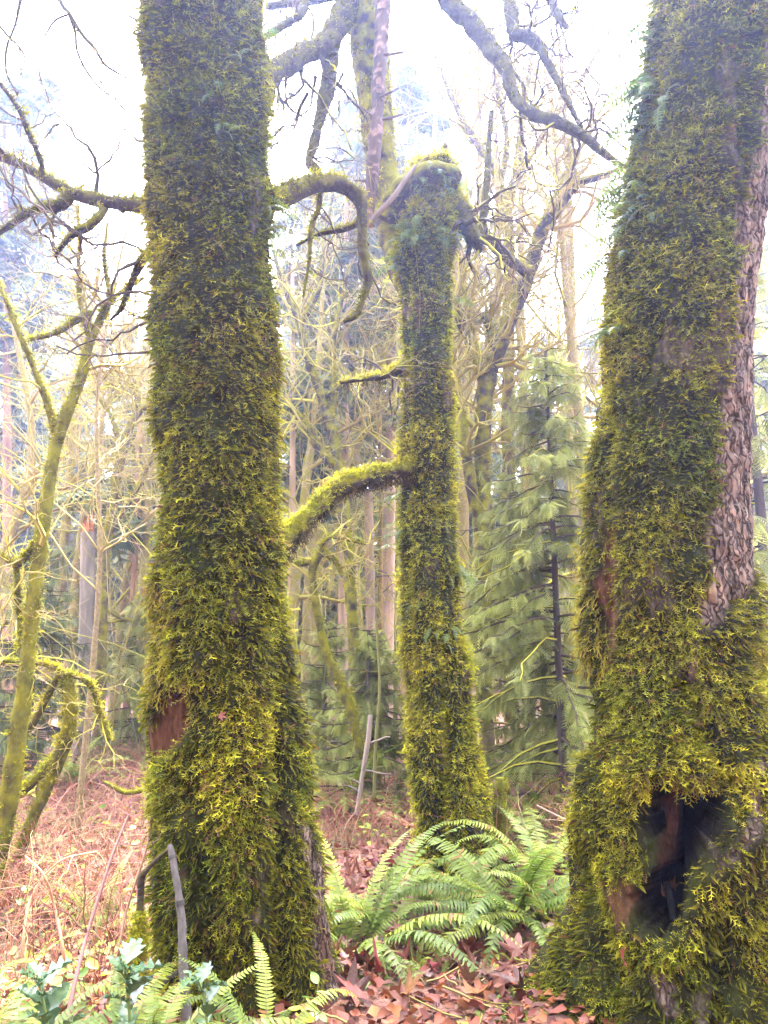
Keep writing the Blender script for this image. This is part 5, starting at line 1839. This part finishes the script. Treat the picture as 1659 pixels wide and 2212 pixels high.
def leaf_thing(label, p, s, rot, k, cat='leaf', name='dead_leaf'):
    o = bpy.data.objects.new(name, leaf_me[k])
    COL.objects.link(o)
    o.location = tuple(p)
    o.rotation_euler = rot
    o.scale = (s,) * 3
    o['label'] = label
    o['category'] = cat
    return o


h0 = at_hollow(1415, 1960)
hp = at(1440, 1912, 3.0)
leaf_thing('curled brown maple leaf caught inside the dark trunk hollow', at(1432, 1925, at_hollow(1425, 1960)[1] - .02), .05, (1.0, .5, .4), 3)
leaf_thing('second dead leaf behind the black stick in the trunk hollow', at(1456, 1915, at_hollow(1450, 1930)[1] - .03), .045, (1.3, -.7, 2.2), 6)
leaf_thing('small reddish leaf stuck on the moss below the hollow', at(1345, 2070, 2.68), .05, (1.3, .2, 1.2), 0)
leaf_thing('pale curled leaf stuck to the moss at mid height of the stick-leaned trunk', at(476, 1545, 2.93), .03, (1.5, .4, .6), 3)
leaf_thing('reddish leaf lodged in moss low on the stick-leaned trunk', at(470, 1798, 2.92), .03, (1.4, .1, 2.0), 4)
bs = thing('black_stick', 'short black wet stick standing inside the trunk hollow', 'stick', at(1455, 1985, 2.9))
P, R = limb_world([(1456, 1990, 2.9, 8), (1450, 1950, 2.93, 8), (1440, 1915, 2.97, 8), (1436, 1905, 2.98, 5)], 20)
g = Geo()
lump_tube(g, P, R, (.012, .011, .012, 0), 12, .08, 20, 2)
obj('stem', g, M_STICK, bs)


# ------------------------------------------------------------------ holly and small leafy plants
def holly_mesh(rng):
    s = np.linspace(0, 1, 9)
    wv = .30 * np.sin(np.pi * np.clip(s, .02, .98)) ** .8
    V, F = [], []
    for i, (a, w_) in enumerate(zip(s, wv)):
        sp = w_ * (1.35 if i % 2 else .75) if 0 < i < 8 else .01
        zc = .10 * math.sin(a * 3.1)
        ze = zc + (.13 if i % 2 else -.02)
        V += [(a, -sp, ze), (a, 0, zc - .04), (a, sp, ze)]
    V[-2] = (1.08, 0, .02)
    for i in range(8):
        b = i * 3
        F += [(b, b + 1, b + 4), (b, b + 4, b + 3), (b + 1, b + 2, b + 5), (b + 1, b + 5, b + 4)]
    C = []
    for i in range(9):
        C += [(.055, .105, .05), (.11, .16, .07), (.055, .105, .05)]
    g = Geo()
    g.add(np.array(V), np.array(F), np.array(C))
    return mesh_of('holly_leaf', g, M_HOLLY, True)


rh = np.random.RandomState(44)
HM = [holly_mesh(rh) for _ in range(2)]


def holly(label, stem_pts, n, size):
    base = at(*stem_pts[0][:3])
    t = thing('holly_sapling', label, 'plant', base)
    P, R = limb_world(stem_pts, 30)
    g = Geo()
    lump_tube(g, P, R, (.16, .20, .06, 0), 8, .08, 20, 1)
    obj('stem', g, M_STEM, t)
    for k in range(n):
        i = int((.25 + .74 * (k + .5) / n) * 29)
        a = k * 2.4 + rh.uniform(-.4, .4)
        o = bpy.data.objects.new('leaf', HM[k % 2])
        COL.objects.link(o)
        o.parent = t
        o.location = tuple(P[i] - np.array(t.location))
        o.rotation_euler = (rh.uniform(-.4, .4), rh.uniform(-1.0, -.05), a)
        s = size * rh.uniform(.75, 1.15)
        o.scale = (s, s, s)


holly('glossy holly sapling with spiny leaves at the front corner', [(280, 2330, 2.2, 4), (282, 2220, 2.2, 4), (275, 2130, 2.2, 3.5), (268, 2075, 2.2, 2)], 12, .085)
holly('glossy holly sprig beside the foot of the leaning stick', [(470, 2340, 2.3, 4), (450, 2230, 2.3, 3.5), (440, 2150, 2.3, 3), (425, 2110, 2.3, 2)], 8, .075)
holly('low holly shoot at the extreme front corner under the ferns', [(110, 2340, 2.1, 4), (105, 2230, 2.1, 3.5), (90, 2150, 2.1, 3), (80, 2105, 2.1, 2)], 10, .085)


def oval_mesh(col, lob=0):
    s = np.linspace(0, 1, 7)
    V, F = [], []
    for a in s:
        w_ = .34 * math.sin(math.pi * min(max(a, .01), .99)) ** .7 * (1 - .25 * a)
        V += [(a, -w_, .06 * a), (a, 0, -.03), (a, w_, .06 * a)]
    for i in range(6):
        b = i * 3
        F += [(b, b + 1, b + 4), (b, b + 4, b + 3), (b + 1, b + 2, b + 5), (b + 1, b + 5, b + 4)]
    g = Geo()
    g.add(np.array(V), np.array(F), np.array(col))
    return mesh_of('oval_leaf', g, M_GREEN, True)


YL = oval_mesh((.36, .36, .03))
GL = oval_mesh((.15, .26, .05))
PL = oval_mesh((.25, .33, .10))


def leafy(label, px_, py_, Y, n, size, meshes, H=.3, seed=0):
    r_ = np.random.RandomState(seed)
    top = at(px_, py_, Y)
    base = np.array([top[0] + r_.uniform(-.05, .05), Y, float(gz(top[0], Y)) - .01])
    t = thing('leafy_shoot', label, 'plant', base, 'small leafy plants')
    P = catmull([base, base * .5 + top * .5 + r_.normal(0, .02, 3), top], 14)
    g = Geo()
    tubes(g, P[None], np.linspace(.004, .0015, 14)[None], np.array([[.22, .17, .06, 1]]), 5)
    obj('stem', g, M_STEM, t)
    for k in range(n):
        i = int(13 * (.45 + .55 * (k + .5) / n))
        a = k * 2.4 + r_.uniform(-.5, .5)
        o = bpy.data.objects.new('leaf', meshes[r_.randint(len(meshes))])
        COL.objects.link(o)
        o.parent = t
        o.location = tuple(P[i] - base)
        o.rotation_euler = (r_.uniform(-.5, .5), r_.uniform(-.6, .5), a)
        s = size * r_.uniform(.6, 1.2)
        o.scale = (s, s, s)


leafy('yellow-leaved sapling among the canes behind the tall holly', 150, 2060, 3.2, 9, .075, [YL, GL], seed=1)
leafy('pale yellow sapling beside the moss-sleeved crooked branch', 255, 2085, 3.15, 8, .075, [YL], seed=2)
leafy('green-leaved sapling next to the yellow-leaved one', 190, 2050, 3.3, 8, .07, [GL, YL], seed=3)
leafy('light green shoot at the front edge of the canes', 25, 2050, 3.1, 7, .065, [GL, YL], seed=4)
leafy('green sprig on the litter by the root of the hollow trunk', 1075, 2120, 3.6, 7, .075, [PL, GL], seed=5)
leafy('pale two-leaved shoot just below the green litter sprig', 1090, 2165, 3.45, 5, .07, [PL], seed=6)
leafy('green shoot under the fern fronds in the litter gap', 1050, 2105, 3.8, 5, .07, [GL, PL], seed=7)
leafy('pale creeping shoot on the bark root of the stick-leaned trunk', 690, 2110, 2.75, 7, .05, [PL, GL], seed=8)
leafy('yellow leaf shoot low on the bark root', 700, 2180, 2.75, 6, .055, [YL, PL], seed=9)
leafy('yellowing shoot at the bare foot of the stick-leaned trunk', 650, 2165, 2.7, 5, .055, [YL], seed=10)
leafy('pale leaves peeping behind the moss of the trunk root', 775, 2140, 3.2, 4, .06, [PL], seed=11)
leafy('small green bramble sprig in the middle of the red canes', 290, 1910, 4.4, 8, .07, [GL, YL], seed=12)
leafy('pale bramble sprig near the top of the red canes', 300, 1960, 4.0, 7, .07, [PL, YL], seed=13)
leafy('yellow bramble sprig beside the arched mossy stem', 60, 1900, 4.2, 8, .07, [YL, GL], seed=14)
leafy('white-leaved bramble patch in front of the hook-shaped stem', 290, 1770, 5.8, 9, .075, [PL], seed=15)
leafy('bramble sprig at the foot of the hook-shaped mossy stem', 110, 1850, 4.8, 8, .07, [YL, PL], seed=16)

# ------------------------------------------------------------------ haze in the air
hm_ = bpy.data.materials.new('haze')
hm_.use_nodes = True
N, L = hm_.node_tree.nodes, hm_.node_tree.links
N.clear()
oo = N.new('ShaderNodeOutputMaterial')
pv = N.new('ShaderNodeVolumePrincipled')
pv.inputs['Color'].default_value = (.42, .52, 1.0, 1)
pv.inputs['Density'].default_value = HAZE
pv.inputs['Anisotropy'].default_value = 0.72
L.new(pv.outputs[0], oo.inputs['Volume'])
hx, hy0, hy1, hz0, hz1 = 70, -26, 106, -2.2, 34
V = np.array([(a, b, c) for a in (-hx, hx) for b in (hy0, hy1) for c in (hz0, hz1)], float)
F = np.array([(0, 1, 3, 2), (4, 6, 7, 5), (0, 4, 5, 1), (2, 3, 7, 6), (0, 2, 6, 4), (1, 5, 7, 3)])
g = Geo()
g.add(V, F, np.array([1, 1, 1]))
obj('haze', g, hm_, None, 'stuff', smooth=False)
print('TRIS', TRIS)
